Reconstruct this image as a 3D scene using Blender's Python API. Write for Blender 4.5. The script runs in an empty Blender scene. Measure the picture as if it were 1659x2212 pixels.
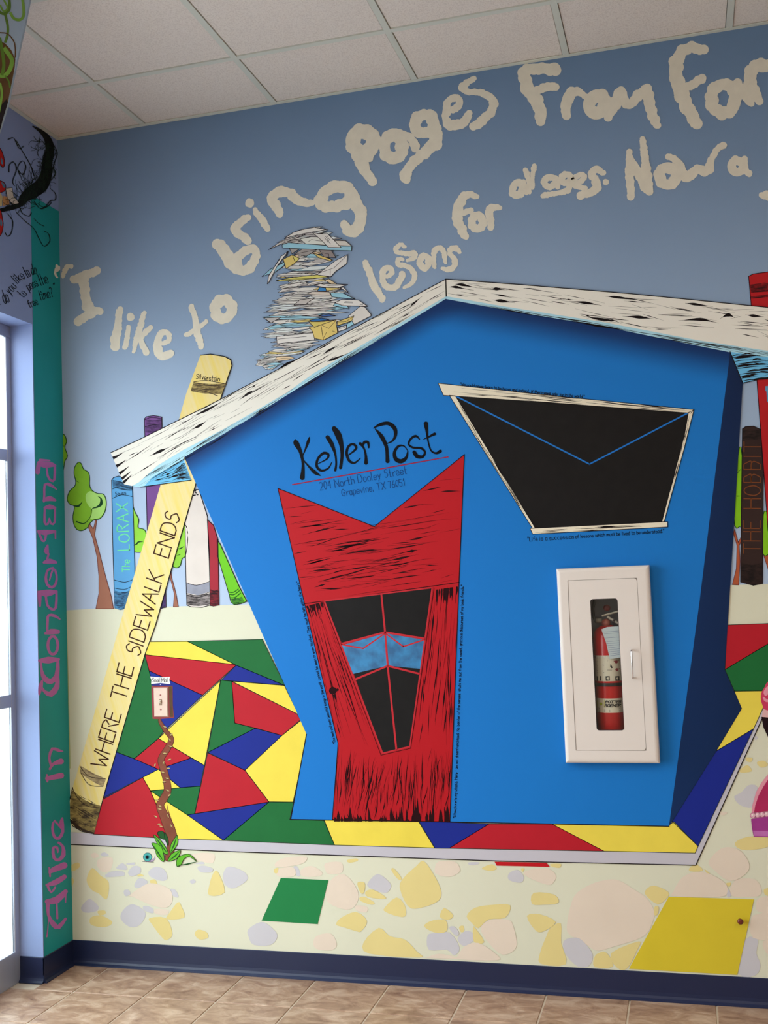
import bpy, bmesh, math, random
from mathutils import Vector, Matrix
from mathutils.geometry import tessellate_polygon

# ------------------------------------------------------------------ camera, world, lights
SC = bpy.context.scene
COL = SC.collection
FPX = 2354.45
YAW, PITCH, ROLL = -0.2680, 0.0653, -0.0385
CAM = Vector((2.6025, -4.2096, 1.5637))
_fw = Vector((math.sin(YAW)*math.cos(PITCH), math.cos(YAW)*math.cos(PITCH), math.sin(PITCH)))
_r = Vector((math.cos(YAW), -math.sin(YAW), 0)); _u = _r.cross(_fw)
_R = math.cos(ROLL)*_r + math.sin(ROLL)*_u
_U = -math.sin(ROLL)*_r + math.cos(ROLL)*_u
cam = bpy.data.cameras.new('camera'); cam_ob = bpy.data.objects.new('camera', cam); COL.objects.link(cam_ob)
cam.sensor_fit = 'HORIZONTAL'; cam.sensor_width = 36.0; cam.lens = 36.0*FPX/1659; cam.clip_start = 0.05
mw = Matrix((( _R.x, _U.x, -_fw.x, CAM.x), (_R.y, _U.y, -_fw.y, CAM.y), (_R.z, _U.z, -_fw.z, CAM.z), (0, 0, 0, 1)))
cam_ob.matrix_world = mw
SC.camera = cam_ob
SC.view_settings.view_transform = 'Standard'; SC.view_settings.look = 'None'
SC.view_settings.gamma = 1.0; SC.view_settings.use_curve_mapping = False
SC.view_settings.exposure = 0.0

W = bpy.data.worlds.new('overcast_sky'); SC.world = W; W.use_nodes = True
nt = W.node_tree; bg = nt.nodes['Background']
tc = nt.nodes.new('ShaderNodeTexCoord'); sp = nt.nodes.new('ShaderNodeSeparateXYZ')
rp = nt.nodes.new('ShaderNodeValToRGB')
nt.links.new(tc.outputs['Generated'], sp.inputs[0]); nt.links.new(sp.outputs['Z'], rp.inputs[0])
rp.color_ramp.elements[0].position = 0.0; rp.color_ramp.elements[0].color = (0.93, 0.96, 1.0, 1)
rp.color_ramp.elements[1].position = 1.0; rp.color_ramp.elements[1].color = (0.80, 0.89, 1.0, 1)
nt.links.new(rp.outputs[0], bg.inputs['Color']); bg.inputs['Strength'].default_value = 7.5

def area_light(name, loc, rot, sx, sy, energy, color, portal=False):
    l = bpy.data.lights.new(name, 'AREA'); l.shape = 'RECTANGLE'; l.size = sx; l.size_y = sy
    l.energy = energy; l.color = color
    if portal: l.cycles.is_portal = True
    o = bpy.data.objects.new(name, l); COL.objects.link(o); o.location = loc; o.rotation_euler = rot
    return o
# daylight enters through the storefront glass in the left wall
area_light('window_portal', (-0.13, -1.72, 1.36), (0, -math.pi/2, 0), 2.7, 3.0, 1, (1, 1, 1), True)
LAMP_SPOTS = [(1.35, -3.1), (4.4, -3.1), (4.4, -5.6), (1.35, -5.6)]     # recessed ceiling panels behind the camera
LAMP_W = 24.0

# ------------------------------------------------------------------ pixel <-> wall helpers
def ray(u, v): return _fw + (u-829.5)/FPX*_R - (v-1106)/FPX*_U
def hit(u, v, ax, val):
    D = ray(u, v); return CAM + D*((val-CAM[ax])/D[ax])
LAY = 0.0006
def WB(u, v, lay=0): return hit(u, v, 1, -LAY*lay)                       # a point of the mural on the back wall
def WL(u, v, lay=0): return hit(u, v, 0, LAY*lay)                        # a point of the mural on the left wall
FR = {'A': (0, 0, 3.318), 'B': (400, 0, 2.765), 'C': (1000, 0, 2.5175), 'D': (0, 550, 4.1475), 'E': (350, 450, 3.318),
      'F': (0, 850, 3.95), 'G': (0, 1300, 3.95), 'H': (0, 1780, 3.318), 'I': (220, 850, 4.1475), 'J': (280, 1350, 3.456),
      'K': (580, 880, 3.456), 'L': (600, 1230, 3.687), 'M': (900, 800, 2.592), 'N': (1170, 1190, 4.514), 'O': (1440, 560, 2.991),
      'P': (1400, 1300, 3.687), 'Q': (480, 1780, 2.765), 'R': (1050, 1780, 2.724), 'S': (900, 580, 2.186), 'T': (0, 0, 1),
      'X': (920, 150, 8.295), 'Y': (770, 480, 4.879), 'Z': (130, 920, 5.39), 'BB': (560, 480, 6.38), 'CC': (290, 1440, 4.806),
      'U1': (80, 960, 3.6875), 'U2': (80, 1540, 4.25), 'V': (0, 560, 11.85), 'V2': (0, 0, 3.687), 'PK': (1559, 1440, 5.53)}
def fr(k, pts):
    x0, y0, s = FR[k]
    return [(x0+p[0]/s, y0+p[1]/s) + tuple(w/s for w in p[2:]) for p in pts]

# ------------------------------------------------------------------ materials
def lin(c):
    return tuple(((x/255)/12.92 if x/255 <= 0.04045 else ((x/255+0.055)/1.055)**2.4) for x in c)
MATS = {}
def nodes(m):
    m.use_nodes = True; n = m.node_tree.nodes; return n, m.node_tree.links, n['Principled BSDF']
def paint(c, rough=0.5, var=0.05, scale=14.0, spec=0.14, metal=0.0, bump=0.12):
    """wall paint: flat colour with faint brush mottling and roller stipple"""
    key = (c, rough, var, scale, spec, metal, bump)
    if key in MATS: return MATS[key]
    m = bpy.data.materials.new('paint_%d_%d_%d' % c[:3]); n, L, b = nodes(m)
    g = n.new('ShaderNodeNewGeometry')
    b.inputs['Roughness'].default_value = rough; b.inputs['Specular IOR Level'].default_value = spec
    b.inputs['Metallic'].default_value = metal
    if var:
        t = n.new('ShaderNodeTexNoise'); t.inputs['Scale'].default_value = scale; t.inputs['Detail'].default_value = 4
        L.new(g.outputs['Position'], t.inputs['Vector'])
        mx = n.new('ShaderNodeMix'); mx.data_type = 'RGBA'
        l = lin(c)
        mx.inputs[6].default_value = tuple(max(0, x*(1-var*2)) for x in l)+(1,); mx.inputs[7].default_value = tuple(min(1, x*(1+var*2)) for x in l)+(1,)
        L.new(t.outputs['Fac'], mx.inputs[0]); L.new(mx.outputs[2], b.inputs['Base Color'])
    else:
        b.inputs['Base Color'].default_value = lin(c)+(1,)
    if bump:
        t2 = n.new('ShaderNodeTexNoise'); t2.inputs['Scale'].default_value = 260; t2.inputs['Detail'].default_value = 2
        L.new(g.outputs['Position'], t2.inputs['Vector'])
        bp = n.new('ShaderNodeBump'); bp.inputs['Strength'].default_value = bump; bp.inputs['Distance'].default_value = 0.001
        L.new(t2.outputs['Fac'], bp.inputs['Height']); L.new(bp.outputs[0], b.inputs['Normal'])
    MATS[key] = m; return m
def ramp_mat(name, vec, c0, c1, d0, d1, base_var=0.04, rough=0.5, mids=()):
    """mural paint blended by the artist from c0 to c1 along a direction on the wall (dot(position, vec) from d0 to d1)"""
    m = bpy.data.materials.new(name); n, L, b = nodes(m)
    g = n.new('ShaderNodeNewGeometry'); d = n.new('ShaderNodeVectorMath'); d.operation = 'DOT_PRODUCT'
    d.inputs[1].default_value = vec; L.new(g.outputs['Position'], d.inputs[0])
    mr = n.new('ShaderNodeMapRange'); mr.inputs[1].default_value = d0; mr.inputs[2].default_value = d1
    L.new(d.outputs['Value'], mr.inputs[0])
    t = n.new('ShaderNodeTexNoise'); t.inputs['Scale'].default_value = 2.2; t.inputs['Detail'].default_value = 5
    L.new(g.outputs['Position'], t.inputs['Vector'])
    ad = n.new('ShaderNodeMath'); ad.operation = 'MULTIPLY_ADD'; ad.inputs[1].default_value = base_var*2; 
    L.new(t.outputs['Fac'], ad.inputs[0]); L.new(mr.outputs[0], ad.inputs[2])
    sb = n.new('ShaderNodeMath'); sb.operation = 'SUBTRACT'; sb.inputs[1].default_value = base_var; L.new(ad.outputs[0], sb.inputs[0])
    cr = n.new('ShaderNodeValToRGB'); cr.color_ramp.elements[0].color = lin(c0)+(1,); cr.color_ramp.elements[1].color = lin(c1)+(1,)
    for p, c in mids:
        e = cr.color_ramp.elements.new(p); e.color = lin(c)+(1,)
    L.new(sb.outputs[0], cr.inputs[0]); L.new(cr.outputs[0], b.inputs['Base Color'])
    b.inputs['Roughness'].default_value = rough; b.inputs['Specular IOR Level'].default_value = 0.14
    t2 = n.new('ShaderNodeTexNoise'); t2.inputs['Scale'].default_value = 260; L.new(g.outputs['Position'], t2.inputs['Vector'])
    bp = n.new('ShaderNodeBump'); bp.inputs['Strength'].default_value = 0.12; bp.inputs['Distance'].default_value = 0.001
    L.new(t2.outputs['Fac'], bp.inputs['Height']); L.new(bp.outputs[0], b.inputs['Normal'])
    return m
def plain(name, c, rough=0.4, metal=0.0, spec=0.5, emit=0):
    if name in MATS: return MATS[name]
    m = bpy.data.materials.new(name); n, L, b = nodes(m)
    b.inputs['Base Color'].default_value = lin(c)+(1,); b.inputs['Roughness'].default_value = rough
    b.inputs['Metallic'].default_value = metal; b.inputs['Specular IOR Level'].default_value = spec
    if emit: b.inputs['Emission Color'].default_value = lin(c)+(1,); b.inputs['Emission Strength'].default_value = emit
    MATS[name] = m; return m
def glass_mat(tint=(0.93, 0.96, 0.95), name='clear_glass', extra=0.04):
    if name in MATS: return MATS[name]
    m = bpy.data.materials.new(name); m.use_nodes = True; n = m.node_tree.nodes; L = m.node_tree.links; n.clear()
    o = n.new('ShaderNodeOutputMaterial'); t = n.new('ShaderNodeBsdfTransparent'); g = n.new('ShaderNodeBsdfGlossy')
    t.inputs[0].default_value = tint+(1,); g.inputs['Roughness'].default_value = 0.02
    f = n.new('ShaderNodeLayerWeight'); f.inputs[0].default_value = 0.5; mx = n.new('ShaderNodeMixShader')
    pw = n.new('ShaderNodeMath'); pw.operation = 'POWER'; pw.inputs[1].default_value = 5; L.new(f.outputs['Facing'], pw.inputs[0])
    ma = n.new('ShaderNodeMath'); ma.operation = 'MULTIPLY_ADD'; ma.inputs[1].default_value = 0.6; ma.inputs[2].default_value = extra*0.6; L.new(pw.outputs[0], ma.inputs[0])
    L.new(ma.outputs[0], mx.inputs[0]); L.new(t.outputs[0], mx.inputs[1]); L.new(g.outputs[0], mx.inputs[2]); L.new(mx.outputs[0], o.inputs[0])
    MATS[name] = m; return m

INK = (30, 24, 26)
def ink(): return paint(INK, 0.55, 0, 14, 0.06, 0, 0)
WHITE_BOARD = (232, 226, 214); CREAM = (219, 218, 196); CLOUD = (228, 222, 206)

# ------------------------------------------------------------------ object helpers
def prop(o, label=None, cat=None, group=None, kind=None):
    if label: o['label'] = label
    if cat: o['category'] = cat
    if group: o['group'] = group
    if kind: o['kind'] = kind
    return o
def thing(name, label, cat, loc=(0, 0, 0), group=None):
    o = bpy.data.objects.new(name, None); COL.objects.link(o); o.location = loc; o.empty_display_size = 0.05
    return prop(o, label, cat, group)
def wpos(o):
    v = Vector(o.location); p = o.parent
    while p: v = v+Vector(p.location); p = p.parent
    return v
def link_mesh(name, verts, faces, mats, midx, parent=None, smooth=False, centre=True):
    base = wpos(parent) if parent else Vector((0, 0, 0))
    me = bpy.data.meshes.new(name)
    c = Vector((0, 0, 0))
    if centre and verts:
        for v in verts: c += Vector(v)
        c /= len(verts)
    me.from_pydata([tuple(Vector(v)-c) for v in verts], [], faces)
    for m in mats: me.materials.append(m)
    if midx: me.polygons.foreach_set('material_index', midx)
    if smooth: me.polygons.foreach_set('use_smooth', [True]*len(me.polygons))
    me.update()
    o = bpy.data.objects.new(name, me); COL.objects.link(o)
    if parent: o.parent = parent
    o.location = c-base
    return o
def catmull(pts, n=6, closed=False):
    out = []; N = len(pts)
    rng = range(N) if closed else range(N-1)
    for i in rng:
        if closed: p0, p1, p2, p3 = pts[(i-1) % N], pts[i], pts[(i+1) % N], pts[(i+2) % N]
        else: p0, p1, p2, p3 = pts[max(i-1, 0)], pts[i], pts[i+1], pts[min(i+2, N-1)]
        for k in range(n):
            t = k/n
            out.append(tuple(0.5*((2*b)+(-a+c)*t+(2*a-5*b+4*c-d)*t*t+(-a+3*b-3*c+d)*t**3) for a, b, c, d in zip(p0, p1, p2, p3)))
    if not closed: out.append(tuple(pts[-1]))
    return out
def resample(pts, step):
    out = [pts[0]]; acc = 0
    for a, b in zip(pts, pts[1:]):
        d = math.hypot(b[0]-a[0], b[1]-a[1])
        if d < 1e-6: continue
        t = step-acc
        while t < d:
            out.append(tuple(x+(y-x)*t/d for x, y in zip(a, b))); t += step
        acc = d-(t-step)
    out.append(pts[-1]); return out
def inside(p, poly):
    x, y = p[0], p[1]; c = False; j = len(poly)-1
    for i in range(len(poly)):
        xi, yi = poly[i][0], poly[i][1]; xj, yj = poly[j][0], poly[j][1]
        if (yi > y) != (yj > y) and x < (xj-xi)*(y-yi)/(yj-yi)+xi: c = not c
        j = i
    return c
class Paint:
    """collects painted shapes lying on one wall; build() links them as one mesh"""
    def __init__(s, lay=1, wall=WB): s.v = []; s.f = []; s.m = []; s.mats = []; s.lay = lay; s.wall = wall; s.cut = []
    def mi(s, m):
        if m not in s.mats: s.mats.append(m)
        return s.mats.index(m)
    def poly(s, pts, mat, lay=None, smooth=0, holes=()):
        lay = s.lay if lay is None else lay
        if smooth: pts = catmull([p[:2] for p in pts], smooth, True)
        loops = [[Vector((p[0], p[1], 0)) for p in pts]]+[[Vector((p[0], p[1], 0)) for p in h] for h in holes]
        tr = tessellate_polygon(loops); base = len(s.v)
        for lp in loops:
            for p in lp: s.v.append(s.wall(p.x, p.y, lay))
        k = s.mi(mat)
        for t in tr: s.f.append((base+t[0], base+t[1], base+t[2])); s.m.append(k)
        return s
    def ribbon(s, pts, mat, lay=None):
        """pts: (x, y, halfwidth)"""
        lay = s.lay if lay is None else lay
        if len(pts) < 2: return s
        base = len(s.v); k = s.mi(mat); n = len(pts)
        for i, p in enumerate(pts):
            a = pts[max(i-1, 0)]; b = pts[min(i+1, n-1)]
            dx, dy = b[0]-a[0], b[1]-a[1]; d = math.hypot(dx, dy) or 1
            nx, ny = -dy/d*p[2], dx/d*p[2]
            s.v.append(s.wall(p[0]+nx, p[1]+ny, lay)); s.v.append(s.wall(p[0]-nx, p[1]-ny, lay))
        for i in range(n-1):
            s.f.append((base+2*i, base+2*i+1, base+2*i+3, base+2*i+2)); s.m.append(k)
        return s
    def stroke(s, pts, w, mat, lay=None, smooth=0, taper=False, closed=False):
        p = [tuple(q[:2]) for q in pts]
        if smooth: p = catmull(p, smooth, closed)
        if closed: p = p+[p[0]]
        if not smooth and not taper:      # straight runs: one quad each, keeps corners crisp
            for a, b in zip(p, p[1:]):
                d = math.hypot(b[0]-a[0], b[1]-a[1]) or 1; ex, ey = (b[0]-a[0])/d*w*0.4, (b[1]-a[1])/d*w*0.4
                s.ribbon([(a[0]-ex, a[1]-ey, w/2), (b[0]+ex, b[1]+ey, w/2)], mat, lay)
            return s
        n = len(p)
        s.ribbon([(q[0], q[1], w/2*(math.sin(math.pi*min(max(i/(n-1), 0.03), 0.97))**0.7 if taper else 1)) for i, q in enumerate(p)], mat, lay)
        return s
    def brush(s, pts, mat, lay=None, n=6):
        """variable-width smooth stroke with round ends, pts (x, y, r)"""
        s.inc = getattr(s, 'inc', 0)+0.12; l0 = (s.lay if lay is None else lay)+s.inc
        q = catmull(pts, n); s.ribbon(q, mat, l0)
        for k, e in enumerate((q[0], q[-1])): s.disc(e[0], e[1], e[2], mat, l0+0.03+0.03*k, 10)
        return s
    def disc(s, x, y, r, mat, lay=None, n=12, ry=None, rot=0, rnd=None, amp=0):
        lay = s.lay if lay is None else lay; ry = ry or r
        base = len(s.v); k = s.mi(mat); ca, sa = math.cos(rot), math.sin(rot)
        for i in range(n):
            a = 2*math.pi*i/n; q = 1+(rnd.uniform(-amp, amp) if rnd else 0)
            px, py = r*q*math.cos(a), ry*q*math.sin(a)
            s.v.append(s.wall(x+px*ca-py*sa, y+px*sa+py*ca, lay))
        s.f.append(tuple(range(base, base+n))); s.m.append(k); return s
    def cloud(s, pts, mat, rnd, closed=False, lay=None):
        """puffy stroke, pts (x, y, r): overlapping lumps along the line"""
        q = catmull(pts, 8, closed)
        if closed: q = q+[q[0]]
        lay = s.lay if lay is None else lay; s.inc = getattr(s, 'inc', 0)
        s.ribbon([(a, b, c*0.9) for a, b, c in q], mat, lay+s.inc); s.inc += 0.03
        for x, y, r in resample(q, max(1.8, sum(p[2] for p in pts)/len(pts)*0.5)):
            a = rnd.uniform(0, 6.28); o = r*0.24
            s.disc(x+o*math.cos(a), y+o*math.sin(a), r*rnd.uniform(0.82, 1.05), mat, lay+s.inc, 14); s.inc += 0.02
        return s
    def outline(s, pts, w, mat, lay=None, smooth=0):
        return s.stroke(pts, w, mat, lay, smooth, False, True)
    def build(s, name, parent=None, label=None, kind=None):
        o = link_mesh(name, s.v, s.f, s.mats, s.m, parent)
        return prop(o, label, None, None, kind)
def build_groups(P, name, parent):
    """one object per separately painted band or line"""
    st = P.cut+[len(P.f)]
    for a, b in zip(st, st[1:]):
        if b <= a: continue
        used = sorted({i for f in P.f[a:b] for i in f}); mp = {v: k for k, v in enumerate(used)}; mats = sorted({P.m[i] for i in range(a, b)})
        link_mesh(name, [P.v[i] for i in used], [tuple(mp[i] for i in f) for f in P.f[a:b]], [P.mats[k] for k in mats], [mats.index(k) for k in P.m[a:b]], parent)
def smudge(c0, c1, sc=26):
    """dry-brushed shading the artist sponged onto a book: c0 showing through c1"""
    k = ('smudge', c0, c1, sc)
    if k in MATS: return MATS[k]
    m = bpy.data.materials.new('smudge_%d_%d' % (c0[0], c1[0])); n, L, b = nodes(m); g = n.new('ShaderNodeNewGeometry')
    mp = n.new('ShaderNodeMapping'); mp.inputs['Scale'].default_value = (1, 1, 2.6); L.new(g.outputs['Position'], mp.inputs[0])
    t = n.new('ShaderNodeTexNoise'); t.inputs['Scale'].default_value = sc; t.inputs['Detail'].default_value = 6; t.inputs['Roughness'].default_value = 0.7; L.new(mp.outputs[0], t.inputs['Vector'])
    cr = n.new('ShaderNodeValToRGB'); e = cr.color_ramp.elements; e[0].position = 0.36; e[0].color = lin(c1)+(1,); e[1].position = 0.66; e[1].color = lin(c0)+(1,)
    L.new(t.outputs['Fac'], cr.inputs[0]); L.new(cr.outputs[0], b.inputs['Base Color']); b.inputs['Roughness'].default_value = 0.5; b.inputs['Specular IOR Level'].default_value = 0.14
    MATS[k] = m; return m
def mural(name, label, cat, px, group=None, wall=WB):
    """a painted figure of the mural: an Empty at its base on the wall"""
    return thing(name, label, cat, wall(px[0], px[1], 0), group)

# stroke font: digit pairs x,y ; baseline y=2, x-height 6, capitals 9 ; '~' = smooth
FONT = {'A': (6, "023962 1545"), 'B': (6, "0902 ~0939485606 ~0636554332 3202"), 'C': (6, "~67583918051332425364"), 'D': (6, "0902 ~093958655332 3202"),
 'E': (5, "59090252 0646"), 'F': (5, "590902 0646"), 'G': (6, "~6758391805133242535536 5535"), 'H': (6, "0902 6962 0666"), 'I': (1, "0902"),
 'K': (5, "0902 5905 1652"), 'L': (4, "090242"), 'M': (7, "0209347972"), 'N': (6, "02096269"), 'O': (6, "~391805133253655839"),
 'P': (5, "0902 ~093958473606"), 'R': (5, "0902 ~0939584736 06 2652"), 'S': (5, "~583918163654432203"), 'T': (6, "0969 3932"),
 'U': (6, "~09041322425369"), 'W': (8, "0922466289"), 'X': (6, "0962 6902"), 'Y': (6, "093669 3632"),
 'a': (4, "~463616040312324446 4642"), 'b': (4, "0902 ~0516364543321203"), 'c': (4, "~4536160503123243"), 'd': (4, "~463616040312324446 4942"),
 'e': (4, "~04444536160503123243"), 'f': (3, "~393828171512 0636"), 'g': (4, "~463616040312324446 ~4642413010"), 'h': (4, "0902 ~0516364542"),
 'i': (1, "0602 0708"), 'j': (2, "~26211000 2728"), 'k': (4, "0902 4604 1442"), 'l': (1, "0902"), 'm': (6, "0602 ~0516263532 ~3546566562"), 'n': (4, "0602 ~0516364542"),
 'o': (4, "~26160503123243453626"), 'p': (4, "0600 ~0516364543321203"), 'q': (4, "~463616040312324446 4640"), 'r': (3, "0602 ~04153646"),
 's': (4, "~45361605143443321203"), 't': (3, "~1913122232 0636"), 'u': (4, "~0603122243 4642"), 'v': (4, "062246"), 'w': (6, "0612355266"),
 'x': (4, "0642 4602"), 'y': (4, "0622 4600"), 'z': (4, "06460242"), '0': (4, "~291805132233454829"), '1': (2, "172922"), '2': (4, "~0829484624 240242"),
 '4': (4, "3932 390545"), '5': (4, "490906 ~0636454332120 3".replace(' 3', '3')), '6': (4, "~39160503123243453505"), '7': (4, "094922"),
 '.': (1, "0203"), ',': (1, "0301"), '"': (2, "0709 2729"), '?': (4, "~082948462524 2223"), "'": (1, "0709"), '-': (3, "0535")}
def text(P, string, a, b, h, w, mat, lay=None, jitter=0, seed=1, slant=0, gap=2.0):
    """hand lettering along the baseline a->b (pixels), cap height h, pen width w"""
    rnd = random.Random(seed); tot = 0; cells = []
    for ch in string:
        if ch == ' ': tot += 3.6; continue
        cells.append((ch, tot)); tot += FONT[ch][0]+gap
    tot -= gap
    dx, dy = b[0]-a[0], b[1]-a[1]; L = math.hypot(dx, dy); ex, ey = dx/L, dy/L; ux, uy = ey, -ex
    sx = L/tot; sy = h/7.0
    for ch, x0 in cells:
        jy = rnd.uniform(-jitter, jitter); js = 1+rnd.uniform(-jitter, jitter)*0.12
        for st in FONT[ch][1].split(' '):
            if not st: continue
            sm = st[0] == '~'; st = st.strip('~')
            q = []
            for i in range(0, len(st)-1, 2):
                X = (x0+int(st[i]))*sx; Y = ((int(st[i+1])-2)*js+jy*0.4)*sy; X += Y*slant
                q.append((a[0]+ex*X+ux*Y, a[1]+ey*X+uy*Y))
            if len(q) < 2: continue
            if sm and len(q) > 2: P.stroke(q, w, mat, lay, 5)
            else: P.stroke(q, w, mat, lay)
def patch(c00, c10, c01, c11):
    """bilinear patch: (u across, v along)"""
    def f(u, v):
        return tuple((a*(1-u)+b*u)*(1-v)+(c*(1-u)+d*u)*v for a, b, c, d in zip(c00, c10, c01, c11))
    return f
def grain(P, f, n, rnd, mat, lay, length=(0.05, 0.3), width=(0.8, 3.2), clip=None, wav=0.02, knots=0.12, power=2.0, drift=0.05):
    """painted wood grain: long tapering wobbly brush strokes along a patch"""
    made = tries = 0
    while made < n and tries < n*8:
        tries += 1
        u = rnd.uniform(0.02, 0.98); v0 = rnd.uniform(-0.05, 0.98); Lh = rnd.uniform(*length)
        ph = rnd.uniform(0, 6.28); fq = rnd.uniform(4, 14); am = wav*rnd.uniform(0.3, 1.4); dr = rnd.uniform(-drift, drift)
        m = 9; pts = []; ok = True
        for i in range(m):
            t = i/(m-1); v = v0+Lh*t
            if v > 1 or v < 0: ok = False; break
            q = f(min(max(u+am*math.sin(ph+fq*v)+dr*t, 0.01), 0.99), v)
            if clip and not inside(q, clip): ok = False; break
            pts.append(q)
        if not ok: continue
        wmax = width[0]+(width[1]-width[0])*rnd.random()**power
        if rnd.random() < knots: wmax *= 1.9; pk = rnd.uniform(0.3, 0.7); sharp = 3.0
        else: pk = rnd.uniform(0.25, 0.75); sharp = 1.0
        out = []
        for i, q in enumerate(pts):
            t = i/(m-1); e = t/pk if t < pk else (1-t)/(1-pk)
            out.append((q[0], q[1], max(0.12, wmax/2*max(e, 0)**sharp)))
        P.ribbon(out, mat, lay); made += 1
    return P

def box_bm(bm, x0, x1, y0, y1, z0, z1):
    vs = [bm.verts.new((x, y, z)) for x in (x0, x1) for y in (y0, y1) for z in (z0, z1)]
    for q in ((0, 1, 3, 2), (4, 6, 7, 5), (0, 4, 5, 1), (2, 3, 7, 6), (0, 2, 6, 4), (1, 5, 7, 3)): bm.faces.new([vs[i] for i in q])
def bm_obj(name, bm, mats, parent=None, smooth=False, bevel=0, seg=2):
    if bevel:
        bmesh.ops.bevel(bm, geom=list(bm.edges), offset=bevel, segments=seg, affect='EDGES', profile=0.5)
    bmesh.ops.recalc_face_normals(bm, faces=bm.faces)
    me = bpy.data.meshes.new(name); 
    c = Vector((0, 0, 0))
    for v in bm.verts: c += v.co
    c /= max(1, len(bm.verts))
    for v in bm.verts: v.co -= c
    bm.to_mesh(me); bm.free()
    for m in (mats if isinstance(mats, (list, tuple)) else [mats]): me.materials.append(m)
    if smooth: me.polygons.foreach_set('use_smooth', [True]*len(me.polygons))
    o = bpy.data.objects.new(name, me); COL.objects.link(o)
    if parent: o.parent = parent; o.location = c-wpos(parent)
    else: o.location = c
    return o
def box(name, x0, x1, y0, y1, z0, z1, mat, parent=None, bevel=0, seg=2):
    bm = bmesh.new(); box_bm(bm, x0, x1, y0, y1, z0, z1); return bm_obj(name, bm, mat, parent, False, bevel, seg)
def tube_bm(bm, pts, rad, n=10):
    rings = []
    pts = [Vector(p) for p in pts]
    for i, p in enumerate(pts):
        d = (pts[min(i+1, len(pts)-1)]-pts[max(i-1, 0)]).normalized()
        a = d.orthogonal().normalized() if not rings else (prev-d*prev.dot(d)).normalized()
        prev = a; b = d.cross(a); r = rad[i] if isinstance(rad, (list, tuple)) else rad
        rings.append([bm.verts.new(p+a*r*math.cos(2*math.pi*k/n)+b*r*math.sin(2*math.pi*k/n)) for k in range(n)])
    for A, B in zip(rings, rings[1:]):
        for k in range(n): bm.faces.new((A[k], A[(k+1) % n], B[(k+1) % n], B[k]))
    bm.faces.new(rings[0]); bm.faces.new(rings[-1])
def lathe_bm(bm, cx, cy, prof, n=40, mi=None):
    rings = []
    for r, z in prof:
        rings.append([bm.verts.new((cx+r*math.cos(2*math.pi*k/n), cy+r*math.sin(2*math.pi*k/n), z)) for k in range(n)])
    for j, (A, B) in enumerate(zip(rings, rings[1:])):
        for k in range(n):
            f = bm.faces.new((A[k], A[(k+1) % n], B[(k+1) % n], B[k])); f.smooth = True
    bm.faces.new(rings[0]); bm.faces.new(rings[-1])
# ------------------------------------------------------------------ the room shell
HC, JY, HZ, RD = 3.5945, -0.221, 2.7115, 0.106      # ceiling, window jamb, opening head, reveal depth
XR, YF, YWE = 6.4, -7.4, -3.2                        # right wall, wall behind the camera, end of the glazing
HX0, HX1, HZ0, HZ1 = 2.165, 2.435, 0.895, 1.565     # recess of the extinguisher cabinet
wall_sky = ramp_mat('mural_sky_paint', (0.10, 0, 1), (186, 203, 230), (112, 139, 174), 1.35, 3.75, 0.05, 0.55, ((0.5, (155, 178, 208)),))
wall_left_paint = paint((142, 160, 205), 0.5, 0.03, 3.0)
plaster = paint((205, 200, 188), 0.6, 0.03, 3.0)
bm = bmesh.new()
box_bm(bm, 0, HX0, 0, 0.13, -0.02, HC+0.1); box_bm(bm, HX1, XR, 0, 0.13, -0.02, HC+0.1)
box_bm(bm, HX0, HX1, 0, 0.13, -0.02, HZ0); box_bm(bm, HX0, HX1, 0, 0.13, HZ1, HC+0.1)
wall_back = prop(bm_obj('wall_back', bm, wall_sky), 'back wall painted with a blue sky mural', kind='structure')
bm = bmesh.new()
box_bm(bm, -0.12, 0, JY, 0.13, -0.02, HC+0.1); box_bm(bm, -0.12, 0, YWE, JY, HZ, HC+0.1); box_bm(bm, -0.12, 0, YF-0.1, YWE, -0.02, HC+0.1)
wall_left = prop(bm_obj('wall_left', bm, wall_left_paint), 'pale blue window wall with a deep reveal', kind='structure')
prop(box('wall_right', XR, XR+0.1, YF-0.1, 0.13, -0.02, HC+0.1, plaster), kind='structure')
prop(box('wall_front', 0, XR, YF-0.1, YF, -0.02, HC+0.1, plaster), kind='structure')
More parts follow.
